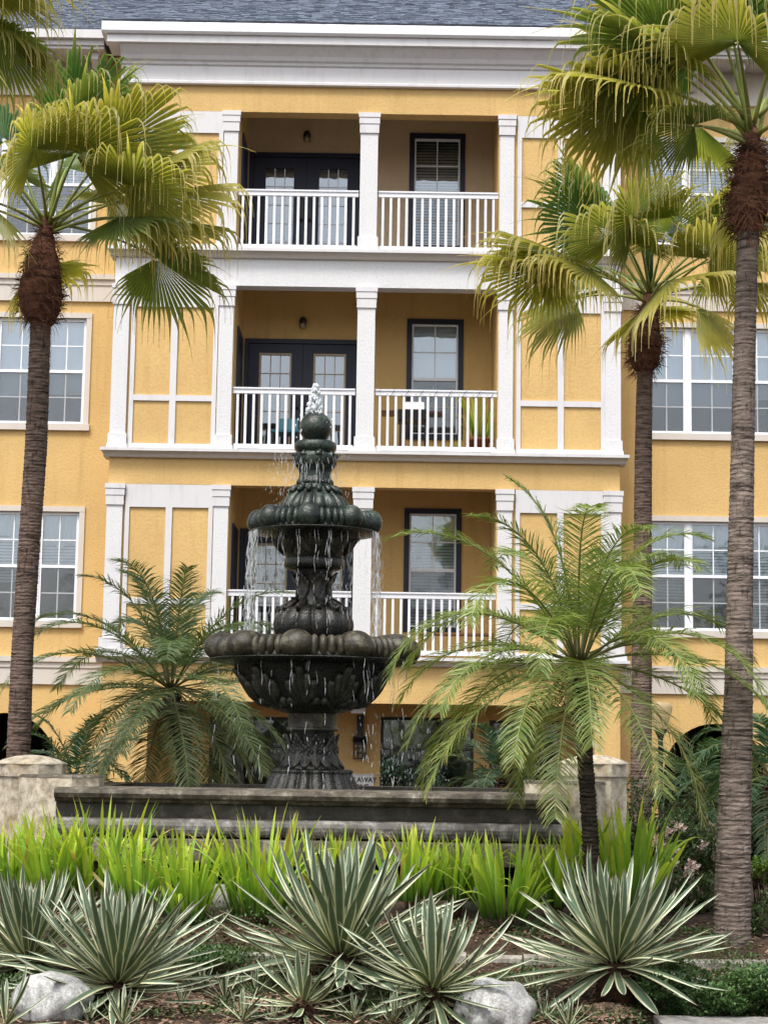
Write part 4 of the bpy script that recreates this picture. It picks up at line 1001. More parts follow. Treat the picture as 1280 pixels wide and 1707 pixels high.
def feather_palm(label, heart, trunk_pts, trunk_r, nfr, L, seed, els=(86, -42), Ll=0.24, c0=(0.055, 0.125, 0.035), c1=(0.16, 0.22, 0.05), brown=0.15, npair=44, group='feathery palms around the fountain', extra=(), wl=0.0075, droop=1.0, gaps=()):
    rr = random.Random(seed); base = Vector(trunk_pts[0])
    t = thing('feather_palm', base, label, 'palm tree', group)
    q = MB(); trunk(q, trunk_pts, trunk_r, rr, 0.03, 16, 0.10); q.build('trunk', M['barkdark'], t)
    q = MB()                              # stubs of old fronds under the crown
    for k in range(70):
        th = rr.uniform(0, 6.283); z = heart.z-rr.uniform(0.0, 0.38); o = Vector((math.cos(th), math.sin(th), 0)); r = 0.045
        b_ = Vector((heart.x, heart.y, z))+o*r; q.tube([b_, b_+o*0.06+UP*rr.uniform(-0.08, 0.07), b_+o*rr.uniform(0.08, 0.15)+UP*rr.uniform(-0.2, 0.06)], [0.012, 0.009, 0.003], 5)
    q.build('frond_stubs', M['fibre'], t)
    a = rr.uniform(0, 360)
    lst = list(extra)
    for i in range(nfr):
        a += 137.5; u = i/(nfr-1); lst.append((a % 360, els[0]+(els[1]-els[0])*u**0.92+rr.uniform(-6, 6), L*rr.uniform(0.86, 1.1)*(0.86+0.14*math.sin(math.pi*min(1, u*1.3)))))
    for az, el, l in lst:
        if any(a0 < az < a1 and el < e1 for a0, a1, e1 in gaps): continue
        q = MB(); b_ = heart + Vector((math.sin(R_(az))*0.03, -math.cos(R_(az))*0.03, 0.02*rr.random()))
        old = max(0, (20-el)/70)
        feather_frond(q, b_, R_(az), R_(el), l, rr, npair, Ll, droop*rr.uniform(0.75, 1.15)*(1.0 if el > 20 else 0.75), vlerp(c0, (0.05, 0.085, 0.03), old*0.6), c1, brown*(0.4+old*2.0), wl, rr.uniform(-0.25, 0.25)); q.build('frond', [M['feather'], M['petiole']], t)
    return t
Y = 13.35
feather_palm('large feathery palm leaning in front of the basin wall end', at(966, 1108, Y), [(at(990, 1500, Y).x, Y, gz(Y)-0.03), at(984, 1400, Y), at(974, 1250, Y), at(967, 1120, Y)], [0.068, 0.06, 0.058, 0.075], 42, 1.78, 21, Ll=0.29, npair=92, c0=(0.10, 0.19, 0.04), c1=(0.40, 0.44, 0.12), brown=0.35, els=(86, -26), droop=1.0, wl=0.0046, gaps=((18, 66, 8), (112, 162, 8)))
Y = 19.2
feather_palm('smaller dark feathery palm between the stained pillar and the fountain', at(285, 1150, Y), [(at(318, 1330, Y).x, Y, gz(Y)-0.3), at(312, 1280, Y), at(298, 1210, Y), at(286, 1155, Y)], [0.085, 0.085, 0.08, 0.08], 40, 1.9, 22, Ll=0.32, npair=84, c0=(0.08, 0.155, 0.065), c1=(0.27, 0.34, 0.16), brown=0.25, els=(86, -42), wl=0.0062, droop=0.85)
Y = 22.5
feather_palm('low feathery palm in the dark arch behind the lamp post', at(1168, 1330, Y), [(at(1168, 1440, Y).x, Y, gz(Y)-0.1), at(1168, 1335, Y)], [0.08, 0.09], 24, 1.3, 25, Ll=0.26, npair=34, c0=(0.03, 0.09, 0.035), c1=(0.09, 0.17, 0.05), els=(80, -20), wl=0.010)
Y = 17.5
feather_palm('feathery palm at the right edge behind the grey cracked trunk', at(1290, 1300, Y), [(at(1290, 1500, Y).x, Y, gz(Y)-0.1), at(1290, 1305, Y)], [0.07, 0.08], 26, 1.1, 26, Ll=0.24, npair=34, c0=(0.035, 0.10, 0.05), c1=(0.11, 0.20, 0.09), els=(82, -50), wl=0.009)
Y = 21.0
feather_palm('feathery palm in front of the glass entrance doors, seen through fronds', at(835, 1300, Y), [(at(835, 1430, Y).x, Y, gz(Y)-0.1), at(835, 1305, Y)], [0.07, 0.08], 18, 1.0, 27, Ll=0.24, npair=30, c0=(0.03, 0.075, 0.045), c1=(0.08, 0.14, 0.07), els=(84, -10), wl=0.010)
Y = 21.5
feather_palm('feathery palm in front of the left arch behind the smaller palm', at(125, 1300, Y), [(at(125, 1430, Y).x, Y, gz(Y)-0.1), at(125, 1305, Y)], [0.07, 0.08], 18, 1.05, 28, Ll=0.24, npair=30, c0=(0.025, 0.075, 0.04), c1=(0.08, 0.14, 0.06), els=(84, -10), wl=0.010)

# ------------------------------------------------------------------ agaves (each leaf is a part)
M['cream_edge'] = leafy('agave_margin', 0.5, 0.12, 0.10, None, 0.3, 12)
def agave_leaf(bend, fold, seed, wmul=1.0):
    """unit leaf along +Z, face towards -Y; length 1"""
    rr = random.Random(seed); q = MB(); n = 10; W = 0.038*wmul
    vs = []; cs = []
    for i in range(n+1):
        t = i/n
        w = W*(0.62+0.9*t-0.2*t*t)*(1 if t < 0.5 else math.cos((t-0.5)*math.pi)**0.75 if t < 1 else 0.0) if t < 1 else 0.0012
        w = max(w, 0.0012)
        y = bend*t*t; z = t-0.25*bend*bend*t*t
        for v in (-1, -0.70, -0.68, 0, 0.68, 0.70, 1):
            yy = y - fold*w*(abs(v)**1.5)
            vs.append((v*w, yy, z))
            g = vlerp((0.125, 0.165, 0.07), (0.075, 0.12, 0.065), min(1, t*1.6)); g = vlerp(g, (0.17, 0.225, 0.175), 0.35*abs(v)+0.15*rr.random())
            cm = vlerp((0.56, 0.53, 0.29), (0.58, 0.61, 0.47), t)
            cs.append(cm if abs(v) > 0.69 and t < 0.97 else g if t < 0.95 else (0.12, 0.07, 0.04))
    k = 7
    fs = [(i*k+j, i*k+j+1, (i+1)*k+j+1, (i+1)*k+j) for i in range(n) for j in range(k-1)]
    q.add(vs, fs, 0, cs, True)
    return q.mesh('leaf', M['agave'])
AG = [agave_leaf(b_, f_, i, w_) for i, (b_, f_, w_) in enumerate(((0.02, 0.5, 1.0), (0.10, 0.45, 1.05), (-0.07, 0.5, 0.92), (0.16, 0.4, 1.0), (-0.14, 0.55, 1.08), (0.05, 0.6, 0.9), (0.30, 0.5, 0.95), (-0.24, 0.6, 1.0), (0.2, 0.9, 0.8), (0.0, 0.3, 1.12)))]
AGW = [agave_leaf(b_, f_, 20+i, w_) for i, (b_, f_, w_) in enumerate(((-0.25, 0.6, 1.55), (-0.12, 0.5, 1.5)))]
M['stub'] = bark('agave_stub', (0.018, 0.010, 0.008), (0.10, 0.055, 0.035), 20)
AGD = []
for i in range(3):
    me = agave_leaf((0.45, -0.35, 0.3)[i], 1.2, 40+i, 0.9); a_ = me.attributes['Col']; n_v = len(me.vertices)
    a_.data.foreach_set('color', np.array([(*vlerp((0.16, 0.10, 0.055), (0.36, 0.27, 0.17), rnd.random()), 1.0) for _ in range(n_v)], dtype=np.float32).ravel()); AGD.append(me)
def agave(label, px_, py_, Rpx, Y, seed, n=74, els=(88, -14), stem=True, tilt=0.0, wide=False, broad=1.0):
    rr = random.Random(seed)
    if not stem: Y = ground_Y(px_, py_, 0.05)
    hp = at(px_, py_, Y); g0 = gz(Y)
    t = thing('agave', (hp.x, Y, g0), label, 'agave', 'variegated agaves in the front bed')
    L = Rpx*pxm(Y)*1.05
    if stem:
        q = MB(); prof = [(0.085, g0-0.06), (0.11, g0+0.02), (0.12, (g0+hp.z)/2), (0.10, hp.z-0.02), (0.05, hp.z+0.02)]
        prof = [(r*L/0.75, z) for r, z in prof]; q.lathe(sm(prof, 3), hp.x, Y, 16)
        for k in range(150):
            th = rr.uniform(0, 6.283); z = g0+(hp.z-g0)*rr.random(); o = Vector((math.cos(th), math.sin(th), 0)); tn = Vector((-o.y, o.x, 0)); r = surf_r(prof, z)
            c = Vector((hp.x, Y, z))+o*r; w = rr.uniform(0.010, 0.022); l_ = rr.uniform(0.03, 0.08)
            q.add([c-tn*w, c+tn*w, c+o*l_*0.7-UP*l_*rr.uniform(0.1, 0.9)], [(0, 1, 2)])
        q.build('stem', M['stub'], t)
    a = rr.uniform(0, 6.283)
    for i in range(n):
        u = i/(n-1); a += 2.39996
        el = R_(els[0]+(els[1]-els[0])*u**0.85 + rr.uniform(-5, 5)); l_ = L*rr.uniform(0.84, 1.06)*(0.55+0.45*min(1, u*3.2+0.15))*(1.0 if u < 0.93 else 0.8)
        d = Vector((math.sin(a)*math.cos(el), -math.cos(a)*math.cos(el), math.sin(el)))
        d = (d + Vector((0.02, 0, 0))*tilt).normalized()
        side = Vector((math.cos(a), math.sin(a), 0)); up = side.cross(d)      # leaf face looks up and inwards
        side = (side*math.cos(0.2*(rr.random()-0.5)) + up*0.2*(rr.random()-0.5)).normalized(); nrm = side.cross(d).normalized()
        m_ = Matrix((side, -nrm if False else nrm*-1, d)).transposed()
        if m_.determinant() < 0: m_ = Matrix((side*-1, nrm*-1, d)).transposed()
        me = rr.choice(AGW if (wide and u > 0.9 and rr.random() < 0.7) else AG)
        s_ = l_; o = link('leaf', me, t, Vector((hp.x, Y, hp.z)) + d*0.02 - UP*0.05*u, None)
        o.rotation_euler = m_.to_euler(); o.scale = (s_*broad*rr.uniform(0.9, 1.12), s_, s_)
    if stem:                             # withered leaves hanging under the rosette
        for k in range(11):
            a = rr.uniform(0, 6.283); el = R_(rr.uniform(-62, -18)); l_ = L*rr.uniform(0.22, 0.42)
            d = Vector((math.sin(a)*math.cos(el), -math.cos(a)*math.cos(el), math.sin(el))); side = Vector((math.cos(a), math.sin(a), 0)); nrm = side.cross(d)
            m_ = Matrix((side, nrm*-1, d)).transposed()
            if m_.determinant() < 0: m_ = Matrix((side*-1, nrm*-1, d)).transposed()
            o = link('dead_leaf', rr.choice(AGD), t, (hp.x, Y, hp.z-0.05)); o.rotation_euler = m_.to_euler(); o.scale = (l_, l_, l_)
    return t
agave('big variegated agave directly below the fountain pedestal, tallest of the bed', 567, 1590, 220, 12.1, 1, 112)
agave('variegated agave behind the left boulder, cut off by the photo edge', 48, 1592, 160, 12.35, 2, 115)
agave('variegated agave with reddish brown stem beside the left boulder', 196, 1634, 192, 11.7, 3, 125)
agave('compact variegated agave with drooping lower leaves left of the right boulder', 722, 1644, 168, 11.45, 4, 96, (88, -50), broad=1.1)
agave('wide variegated agave below the leaning feathery palm, with two broad drooping leaves', 1026, 1600, 192, 11.75, 5, 116, wide=True)
agave('small flat rosette agave in front of the biggest agave', 505, 1668, 112, 11.3, 6, 44, (85, -50), True, broad=1.3)
agave('little grey agave offset between two larger rosettes', 375, 1662, 48, 11.3, 7, 22, (86, -5), False, broad=1.4)
agave('little agave sprout at the bottom beside the reddish stem', 205, 1700, 58, 10.6, 8, 20, (88, 10), False, broad=1.3)
agave('little agave sprout in front of the right boulder', 655, 1698, 45, 10.7, 9, 20, (88, 5), False, broad=1.4)
agave('little agave sprout at the bottom below the wide agave', 948, 1706, 50, 10.65, 10, 20, (88, 10), False, broad=1.3)
agave('little agave sprout in the shade beneath the biggest agave', 405, 1694, 52, 10.9, 11, 20, (86, -5), False, broad=1.3)
agave('agave sprout at the bottom edge in front of the left boulder', 8, 1702, 90, 10.7, 12, 18, (80, 0), False)

rr = random.Random(64)
for k, (px_, py_, lab) in enumerate(((300, 1672, 'thin agave sprout in bark chips right of the reddish stem'), (338, 1640, 'thin agave sprout below the fine green creeping cover'), (150, 1696, 'thin agave sprout against the right side of the left boulder'),
        (428, 1652, 'thin agave sprout left of the small flat rosette'), (455, 1698, 'thin agave sprout under the left leaves of the small flat rosette'), (590, 1694, 'thin agave sprout right of the small flat rosette at the bottom'),
        (612, 1664, 'thin agave sprout beneath the left leaves of the compact agave'), (890, 1652, 'thin agave sprout behind the right boulder'), (908, 1692, 'thin agave sprout at the right side of the right boulder'),
        (258, 1652, 'thin agave sprout in the shade right of the reddish stem'), (540, 1645, 'thin agave sprout at the foot of the biggest agave'), (692, 1702, 'thin agave sprout below the drooping leaves of the compact agave'))):
    agave(lab, px_, py_, rr.uniform(26, 44), 11.2, 200+k, 15, (86, 5), False, broad=1.3)['group'] = 'thin agave sprouts in the litter'

# ------------------------------------------------------------------ boulders
M['granite'] = stone('granite', (0.22, 0.22, 0.215), (0.58, 0.58, 0.57), (0.78, 0.78, 0.77), 16, 0.85, 0.6, 0.30, 0.62, 0.02)
def boulder(label, px_, py_, wpx, hpx, Y, seed):
    rr = random.Random(seed); c = at(px_, py_, Y); rx, rz = wpx/2*pxm(Y), hpx*pxm(Y)
    t = thing('boulder', (c.x, Y, gz(Y)), label, 'boulder', 'boulders in the front bed')
    q = MB(); nu, nv = 40, 22; ph = [(rr.uniform(1, 3.5), rr.uniform(0, 6.28), rr.uniform(1, 3.5), rr.uniform(0, 6.28), rr.uniform(0.02, 0.06)) for _ in range(9)]
    vs = []
    cuts = [(Vector((rr.uniform(-1, 1), rr.uniform(-1, 0.4), rr.uniform(0.0, 1))).normalized(), rr.uniform(0.90, 1.0)) for _ in range(6)]
    for i in range(nv+1):
        for j in range(nu):
            a, b_ = math.pi*i/nv, 2*math.pi*j/nu
            d = Vector((math.sin(a)*math.sin(b_), -math.sin(a)*math.cos(b_), -math.cos(a)))
            k = 1+sum(am*math.sin(f1*d.x*2+p1)*math.sin(f2*d.z*2+p2+d.y*2) for f1, p1, f2, p2, am in ph)
            for cn, cd in cuts:
                e = d.dot(cn)*k
                if e > cd: k *= (cd+(e-cd)*0.35)/e
            vs.append((c.x+d.x*k*rx, Y+d.y*k*rx*0.8, gz(Y)-0.08+(d.z*k*0.55+0.45)*rz*1.1))
    q.add(vs, [(i*nu+j, i*nu+(j+1) % nu, (i+1)*nu+(j+1) % nu, (i+1)*nu+j) for i in range(nv) for j in range(nu)], smooth=True)
    q.build('rock', M['granite'], t)
boulder('pale speckled granite boulder at the left below two agaves', 84, 1690, 132, 84, 11.3, 1)
boulder('grey granite boulder between the compact agave and the wide agave', 828, 1690, 130, 80, 11.35, 5)

# ------------------------------------------------------------------ bright strap-leaved clumps along the basin
def strap(bend, seed, wmul=1.0, hue=(1, 1, 1)):
    rr = random.Random(seed); q = MB(); n = 9; vs = []; cs = []; x = y = z = 0.0; e = R_(90); prev = 0
    for i in range(n+1):
        t = i/n
        if i: y -= math.cos(e)/n; z += math.sin(e)/n; e -= bend*(0.2+1.6*t*t)/n
        w = 0.0265*wmul*(0.7+0.5*t)*(1 if t < 0.45 else math.cos((t-0.45)/0.55*math.pi/2)**0.8) if i < n else 0.0006
        for v in (-1, 0, 1):
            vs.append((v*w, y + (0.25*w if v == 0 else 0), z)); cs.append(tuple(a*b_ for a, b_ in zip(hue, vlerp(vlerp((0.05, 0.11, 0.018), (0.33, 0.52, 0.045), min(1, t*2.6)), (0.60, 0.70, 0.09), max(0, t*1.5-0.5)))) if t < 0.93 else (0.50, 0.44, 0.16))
    q.add(vs, [(i*3+j, i*3+j+1, (i+1)*3+j+1, (i+1)*3+j) for i in range(n) for j in range(2)], 0, cs, True)
    return q.mesh('blade', M['blade'])
SP = [strap(b_, i, w_, h_) for i, (b_, w_, h_) in enumerate(((0.15, 1.0, (0.8, 0.9, 1)), (0.4, 1.0, (1, 1, 1)), (0.7, 0.9, (0.6, 0.75, 0.9)), (1.3, 0.85, (1, 1, 1)), (2.4, 0.8, (0.75, 0.85, 1)), (0.3, 1.25, (1.15, 1.02, 1)), (1.8, 0.8, (1.1, 0.62, 1.9)), (0.5, 0.75, (0.5, 0.65, 0.8))))]
def clump(label, px_, base_y, top_y, wpx, Y, seed, n=46, broad=1.0, arch=1.0):
    rr = random.Random(seed); c = at(px_, base_y, Y); g = c.z; H = (base_y-top_y)*pxm(Y); W = wpx*pxm(Y)
    t = thing('strap_leaf_plant', (c.x, Y, g), label, 'plant', 'bright strap leaved clumps along the basin')
    q = MB(); q.lathe([(0.05, min(g, gz(Y))-0.05), (W*0.12, g-0.01), (W*0.07, g+0.03), (0.01, g+0.05)], c.x, Y, 10); q.build('crown', M['stub'], t)
    for i in range(n):
        a = rr.uniform(0, 6.283); r = W*0.22*math.sqrt(rr.random()); lean = abs(rr.gauss(0, 0.22))+r/W*0.6
        x, y = c.x+math.sin(a)*r*1.4, Y-math.cos(a)*r*0.8
        l_ = H*rr.uniform(0.62, 1.06)*(1-0.25*lean)
        k = rr.choice((0, 0, 1, 1, 2, 2, 5, 7) if lean < 0.25 else (1, 2, 3, 3, 4, 7)) if rr.random() < 0.93 else rr.choice((4, 4, 6))
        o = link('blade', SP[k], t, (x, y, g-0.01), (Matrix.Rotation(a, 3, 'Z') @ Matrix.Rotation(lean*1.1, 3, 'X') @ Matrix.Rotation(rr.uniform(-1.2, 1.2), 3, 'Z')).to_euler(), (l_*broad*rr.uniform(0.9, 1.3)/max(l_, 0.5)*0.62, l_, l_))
    return t
CL = [('bright strap leaved clump at the left photo edge below the stained pillar', 18, 1490, 1365, 120, 14.0), ('dense bright clump below the spotted stone block', 95, 1500, 1345, 130, 13.9),
      ('tall bright clump in front of the left end of the basin wall', 170, 1505, 1335, 130, 13.95), ('bright clump between two agave tops and the basin', 235, 1510, 1370, 120, 13.7),
      ('upright clump standing alone with bare soil on its right', 312, 1530, 1375, 100, 13.5), ('tallest bright clump left of the biggest agave', 432, 1525, 1345, 140, 13.55),
      ('bright clump half hidden behind the biggest agave', 560, 1500, 1385, 120, 14.0), ('bright clump right of the biggest agave leaves', 690, 1500, 1375, 130, 13.8),
      ('bright clump below the hanging frond tip at the basin', 757, 1500, 1390, 110, 13.9), ('upright bright clump with brown leaf bases near the middle right', 842, 1530, 1385, 110, 13.5),
      ('yellow streaked clump left of the leaning palm trunk', 925, 1510, 1385, 110, 13.75)]
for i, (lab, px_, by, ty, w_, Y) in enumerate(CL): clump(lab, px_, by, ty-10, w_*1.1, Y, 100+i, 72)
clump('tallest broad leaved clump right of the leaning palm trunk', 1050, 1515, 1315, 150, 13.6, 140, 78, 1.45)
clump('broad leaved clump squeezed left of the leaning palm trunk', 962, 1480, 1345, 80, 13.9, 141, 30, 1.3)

# ------------------------------------------------------------------ shrubs and ground cover
def leaves(q, pts, size, rr, cols):
    for p in pts:
        a = rr.uniform(0, 6.283); e = rr.uniform(-0.5, 1.1); d = Vector((math.cos(a)*math.cos(e), math.sin(a)*math.cos(e), math.sin(e)))
        s = d.cross(UP); s = s.normalized() if s.length > 0.05 else Vector((1, 0, 0)); n = s.cross(d); l_ = size*rr.uniform(0.7, 1.3); w = l_*0.27
        c = vlerp(cols[0], cols[1], rr.random()**1.3)
        q.add([p, p+d*l_*0.5-s*w+n*w*0.3, p+d*l_, p+d*l_*0.5+s*w+n*w*0.3], [(0, 1, 2), (0, 2, 3)], 0, c)
def shrub(name, label, cat, c, rx, ry, rz, n, size, seed, cols, group=None, flowers=0, fcol=(0.75, 0.5, 0.48)):
    rr = random.Random(seed); t = thing(name, (c.x, c.y, gz(c.y)), label, cat, group); g = gz(c.y)
    lob = [(Vector((c.x+rr.uniform(-0.7, 0.7)*rx, c.y+rr.uniform(-0.6, 0.6)*ry, c.z+rr.uniform(-0.75, 0.6)*rz)), rr.uniform(0.28, 0.55)) for _ in range(13)]
    q = MB(); sp = []
    for k in range(n):
        b_, r = rr.choice(lob); d = Vector((rr.gauss(0, 1), rr.gauss(0, 1), rr.gauss(0, 1))).normalized()*rr.uniform(0.55, 1.05)**0.5
        p = b_+Vector((d.x*rx*r, d.y*ry*r, d.z*rz*r))
        if p.z > g: sp.append(p)
    leaves(q, sp, size, rr, cols); q.build('foliage', M['bush'], t)
    q = MB()
    for b_, r in lob:
        o = Vector((b_.x*0.75+c.x*0.25, b_.y+rr.uniform(0, 0.1), g-0.03)); q.tube([o, o.lerp(b_, 0.5)+Vector((rr.uniform(-0.03, 0.03), 0, 0.02)), b_], [0.006, 0.004, 0.002], 5)
        for _ in range(4): q.tube([o.lerp(b_, 0.55), b_+Vector((rr.uniform(-1, 1)*rx, rr.uniform(-1, 1)*ry, rr.uniform(-0.4, 1)*rz))*r*0.9], [0.005, 0.002], 4)
    q.build('branches', M['stub'], t)
    for k in range(flowers):
        p = rr.choice(sp); p = Vector((p.x, p.y-0.04, p.z+0.02)); q = MB()
        for j in range(9):
            a = j*2.4; r = 0.005+0.0022*j; q.add([p, p+Vector((math.cos(a-0.5)*r*1.6, -0.01-0.003*(9-j), math.sin(a-0.5)*r*1.6)), p+Vector((math.cos(a)*r*2.6, -0.004, math.sin(a)*r*2.6)), p+Vector((math.cos(a+0.5)*r*1.6, -0.01-0.003*(9-j), math.sin(a+0.5)*r*1.6))], [(0, 1, 2, 3)], 0, vlerp(fcol, (0.8, 0.74, 0.7), rr.random()))
        q.build('flower', M['bush'], t)
    return t
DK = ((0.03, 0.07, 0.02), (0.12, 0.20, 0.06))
Y = 12.0
shrub('low_shrub', 'low dark glossy shrub at the foot of the grey cracked trunk', 'shrub', at(1135, 1662, 11.6), 0.28, 0.24, 0.19, 5200, 0.034, 1, ((0.035, 0.085, 0.03), (0.15, 0.25, 0.09)), 'low shrubs beside the walk')
shrub('low_shrub', 'low dark glossy shrub at the right photo edge beside the walk', 'shrub', at(1243, 1652, 11.55), 0.30, 0.24, 0.21, 5800, 0.034, 2, ((0.035, 0.09, 0.03), (0.16, 0.27, 0.09)), 'low shrubs beside the walk')
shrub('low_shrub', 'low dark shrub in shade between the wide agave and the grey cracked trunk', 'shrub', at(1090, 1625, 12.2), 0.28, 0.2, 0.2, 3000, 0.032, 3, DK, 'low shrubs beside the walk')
shrub('flowering_shrub', 'shrub with pale pink flowers left of the grey cracked trunk', 'shrub', at(1152, 1430, 14.9), 0.34, 0.34, 0.42, 5200, 0.036, 4, ((0.04, 0.09, 0.03), (0.17, 0.23, 0.10)), None, 30)
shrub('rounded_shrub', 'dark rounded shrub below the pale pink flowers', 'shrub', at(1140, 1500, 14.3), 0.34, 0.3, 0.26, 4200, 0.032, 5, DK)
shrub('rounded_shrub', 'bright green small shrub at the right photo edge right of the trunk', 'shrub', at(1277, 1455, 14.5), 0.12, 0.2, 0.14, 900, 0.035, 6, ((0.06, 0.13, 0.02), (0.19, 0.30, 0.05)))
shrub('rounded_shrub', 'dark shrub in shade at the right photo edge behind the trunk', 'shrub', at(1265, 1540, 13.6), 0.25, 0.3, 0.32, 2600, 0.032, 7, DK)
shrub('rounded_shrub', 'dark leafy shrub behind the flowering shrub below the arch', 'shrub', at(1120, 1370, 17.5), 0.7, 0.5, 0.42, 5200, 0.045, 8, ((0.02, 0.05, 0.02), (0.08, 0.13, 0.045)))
shrub('glossy_shrub', 'dark blue green shrub in front of the entrance glass behind the basin', 'shrub', at(700, 1310, 24.5), 0.55, 0.4, 0.45, 2600, 0.05, 9, ((0.015, 0.04, 0.03), (0.06, 0.10, 0.075)))  # solid shrub standing clear of the glass doors
q = MB(); rr = random.Random(77); pts = []
for k in range(2600):                    # fine creeping cover between the agaves
    p = at(rr.gauss(352, 36), rr.gauss(1580, 16), 12.6+rr.uniform(-0.3, 0.3)); z = max(gz(p.y), min(p.z, gz(p.y)+0.13)); pts.append(Vector((p.x, p.y, z)))
for k in range(25000):
    x = rr.uniform(-2.7, 2.7); y = rr.uniform(11.2, 13.6)
    h_ = max(0, math.sin(x*2.3+y*1.7)*0.6+math.sin(x*5.1-y*3.3)*0.4+0.6)
    if h_ > 0.05 and not (x > px0-0.05 and y < 11.5): pts.append(Vector((x, y, gz(y)+rr.uniform(0, 0.15)*h_)))
leaves(q, pts, 0.029, rr, ((0.03, 0.075, 0.02), (0.10, 0.18, 0.055)))
prop(q.build('ground_cover', M['bush']), 'fine green creeping cover on the soil between the agaves', 'ground cover', kind='stuff')

M['chip'] = leafy('bark_chips', 0.9, 0.0, 0.25, None, 0.2, 12)
q = MB(); rr = random.Random(5)
def chip(x, y, z, s, pale):
    a = rr.uniform(0, 6.283); c_, s_ = math.cos(a), math.sin(a); l_, w, h = s*rr.uniform(0.7, 1.5), s*rr.uniform(0.35, 0.8), s*rr.uniform(0.15, 0.4); tl = rr.uniform(-0.4, 0.4)
    def T(u, v, k): return (x+c_*u-s_*v, y+s_*u+c_*v, z+k+u*tl)
    co = vlerp((0.09, 0.045, 0.026), (0.46, 0.32, 0.23), min(1, max(0, pale+rr.uniform(-0.4, 0.4))))
    q.add([T(-l_, -w*0.6, 0), T(l_*0.8, -w, 0), T(l_, w*0.7, 0), T(-l_*0.7, w, 0), T(-l_*0.6, -w*0.4, h), T(l_*0.5, -w*0.5, h*0.9), T(l_*0.6, w*0.4, h), T(-l_*0.4, w*0.5, h*1.1)],
          [(4, 5, 6, 7), (0, 1, 5, 4), (1, 2, 6, 5), (2, 3, 7, 6), (3, 0, 4, 7)], 0, co)
for k in range(9000):
    x = rr.uniform(-3.0, 3.0); y = rr.uniform(10.3, 13.9)
    if x > px0-0.05 and y < 11.45: continue
    chip(x, y, gz(y)+rr.uniform(-0.004, 0.014), rr.uniform(0.008, 0.022), 0.25)
for cx_, cy_, sx, n_ in ((1012, 11.55, 0.15, 1000), (275, 11.65, 0.22, 900), (480, 11.6, 0.3, 300)):
    c = at(cx_, 1690, cy_)
    for k in range(n_):
        x, y = c.x+rr.gauss(0, sx*0.6), cy_+rr.gauss(0, sx*0.6)
        if x > px0-0.03 and y < 11.45: continue
        chip(x, y, gz(y)+0.05*math.exp(-((x-c.x)**2+(y-cy_)**2)/(sx*sx))+rr.uniform(0, 0.02), rr.uniform(0.009, 0.022), 0.8)
prop(q.build('bark_chips', M['chip']), 'pale brown bark chips scattered over the planting bed', 'mulch', kind='stuff')
M['kerb'] = stone('kerb_stone', (0.14, 0.125, 0.105), (0.36, 0.33, 0.28), (0.50, 0.47, 0.42), 7, 0.85, 0.4, 0.25, 0.6, 0.01)
kb = thing('bed_edging', (0, 13.08, gz(13.1)), 'low pale stone edging between the agaves and the strap leaved clumps', 'edging')
x = -3.2; rr = random.Random(8)
while x < 3.0:
    w = rr.uniform(0.38, 0.62); q = MB(); d = rr.uniform(-0.02, 0.02); zt = gz(13.15)-0.05+rr.uniform(-0.012, 0.012)
    q.extrude([(13.02+d, 0.0), (13.01+d, zt-0.02), (13.03+d, zt), (13.17+d, zt), (13.19+d, zt-0.02), (13.19+d, 0.0)], x, x+w-0.012); q.build('kerb_stone', M['kerb'], kb); x += w
# pipe-like low stones in the gaps of the clump row
q = MB()
for px_, Y in ((365, 14.2), (775, 14.3)):
    c = at(px_, 1490, Y); q.ball((c.x, Y, gz(Y)+0.05), 0.14, sq=(1.2, 0.9, 0.9), nu=16, nv=10)
    t = thing('border_rock', (c.x, Y, gz(Y)), 'low grey rock in the gap ' + ('left of the tallest bright clump' if px_ < 500 else 'left of the upright clump with brown bases'), 'rock', 'low rocks in the clump row'); q.build('rock', M['concrete'], t); q = MB()

# ------------------------------------------------------------------ lamp post, sign, balcony things
Y = 21.0; c = at(1101, 1232, Y); s = pxm(Y); z0 = gz(Y)
t = thing('lamp_post', (c.x, Y, z0), 'black garden lamp post with ribbed amber globe beside the short fan palm', 'lamp post')
q = MB(); q.lathe([(0.10, z0-0.05), (0.10, z0+0.12), (0.06, z0+0.2), (0.045, z0+0.3), (4.2*s, z0+0.32), (4.2*s, c.z), (5*s, c.z+0.01)], c.x, Y, 16); q.build('post', M['black'], t)
q = MB(); q.lathe([(5*s, c.z+0.011), (5.5*s, c.z+0.03), (8*s, c.z+0.06), (11*s, c.z+0.095), (11.5*s, c.z+0.11), (9*s, c.z+0.115)], c.x, Y, 20); q.build('collar', M['black'], t)
M['amber'] = screen_mat('amber_globe', (0.78, 0.62, 0.36), 0.66)
q = MB(); q.lathe(sm([(8.5*s, c.z+0.116), (11.5*s, c.z+0.16), (15.5*s, c.z+0.25), (18.5*s, c.z+0.34), (18*s, c.z+0.385), (12*s, c.z+0.415), (3*s, c.z+0.43)], 3), c.x, Y, 36, 0, lambda r, z, th, i: r*(1+0.04*math.cos(18*th))); q.build('globe', M['amber'], t)

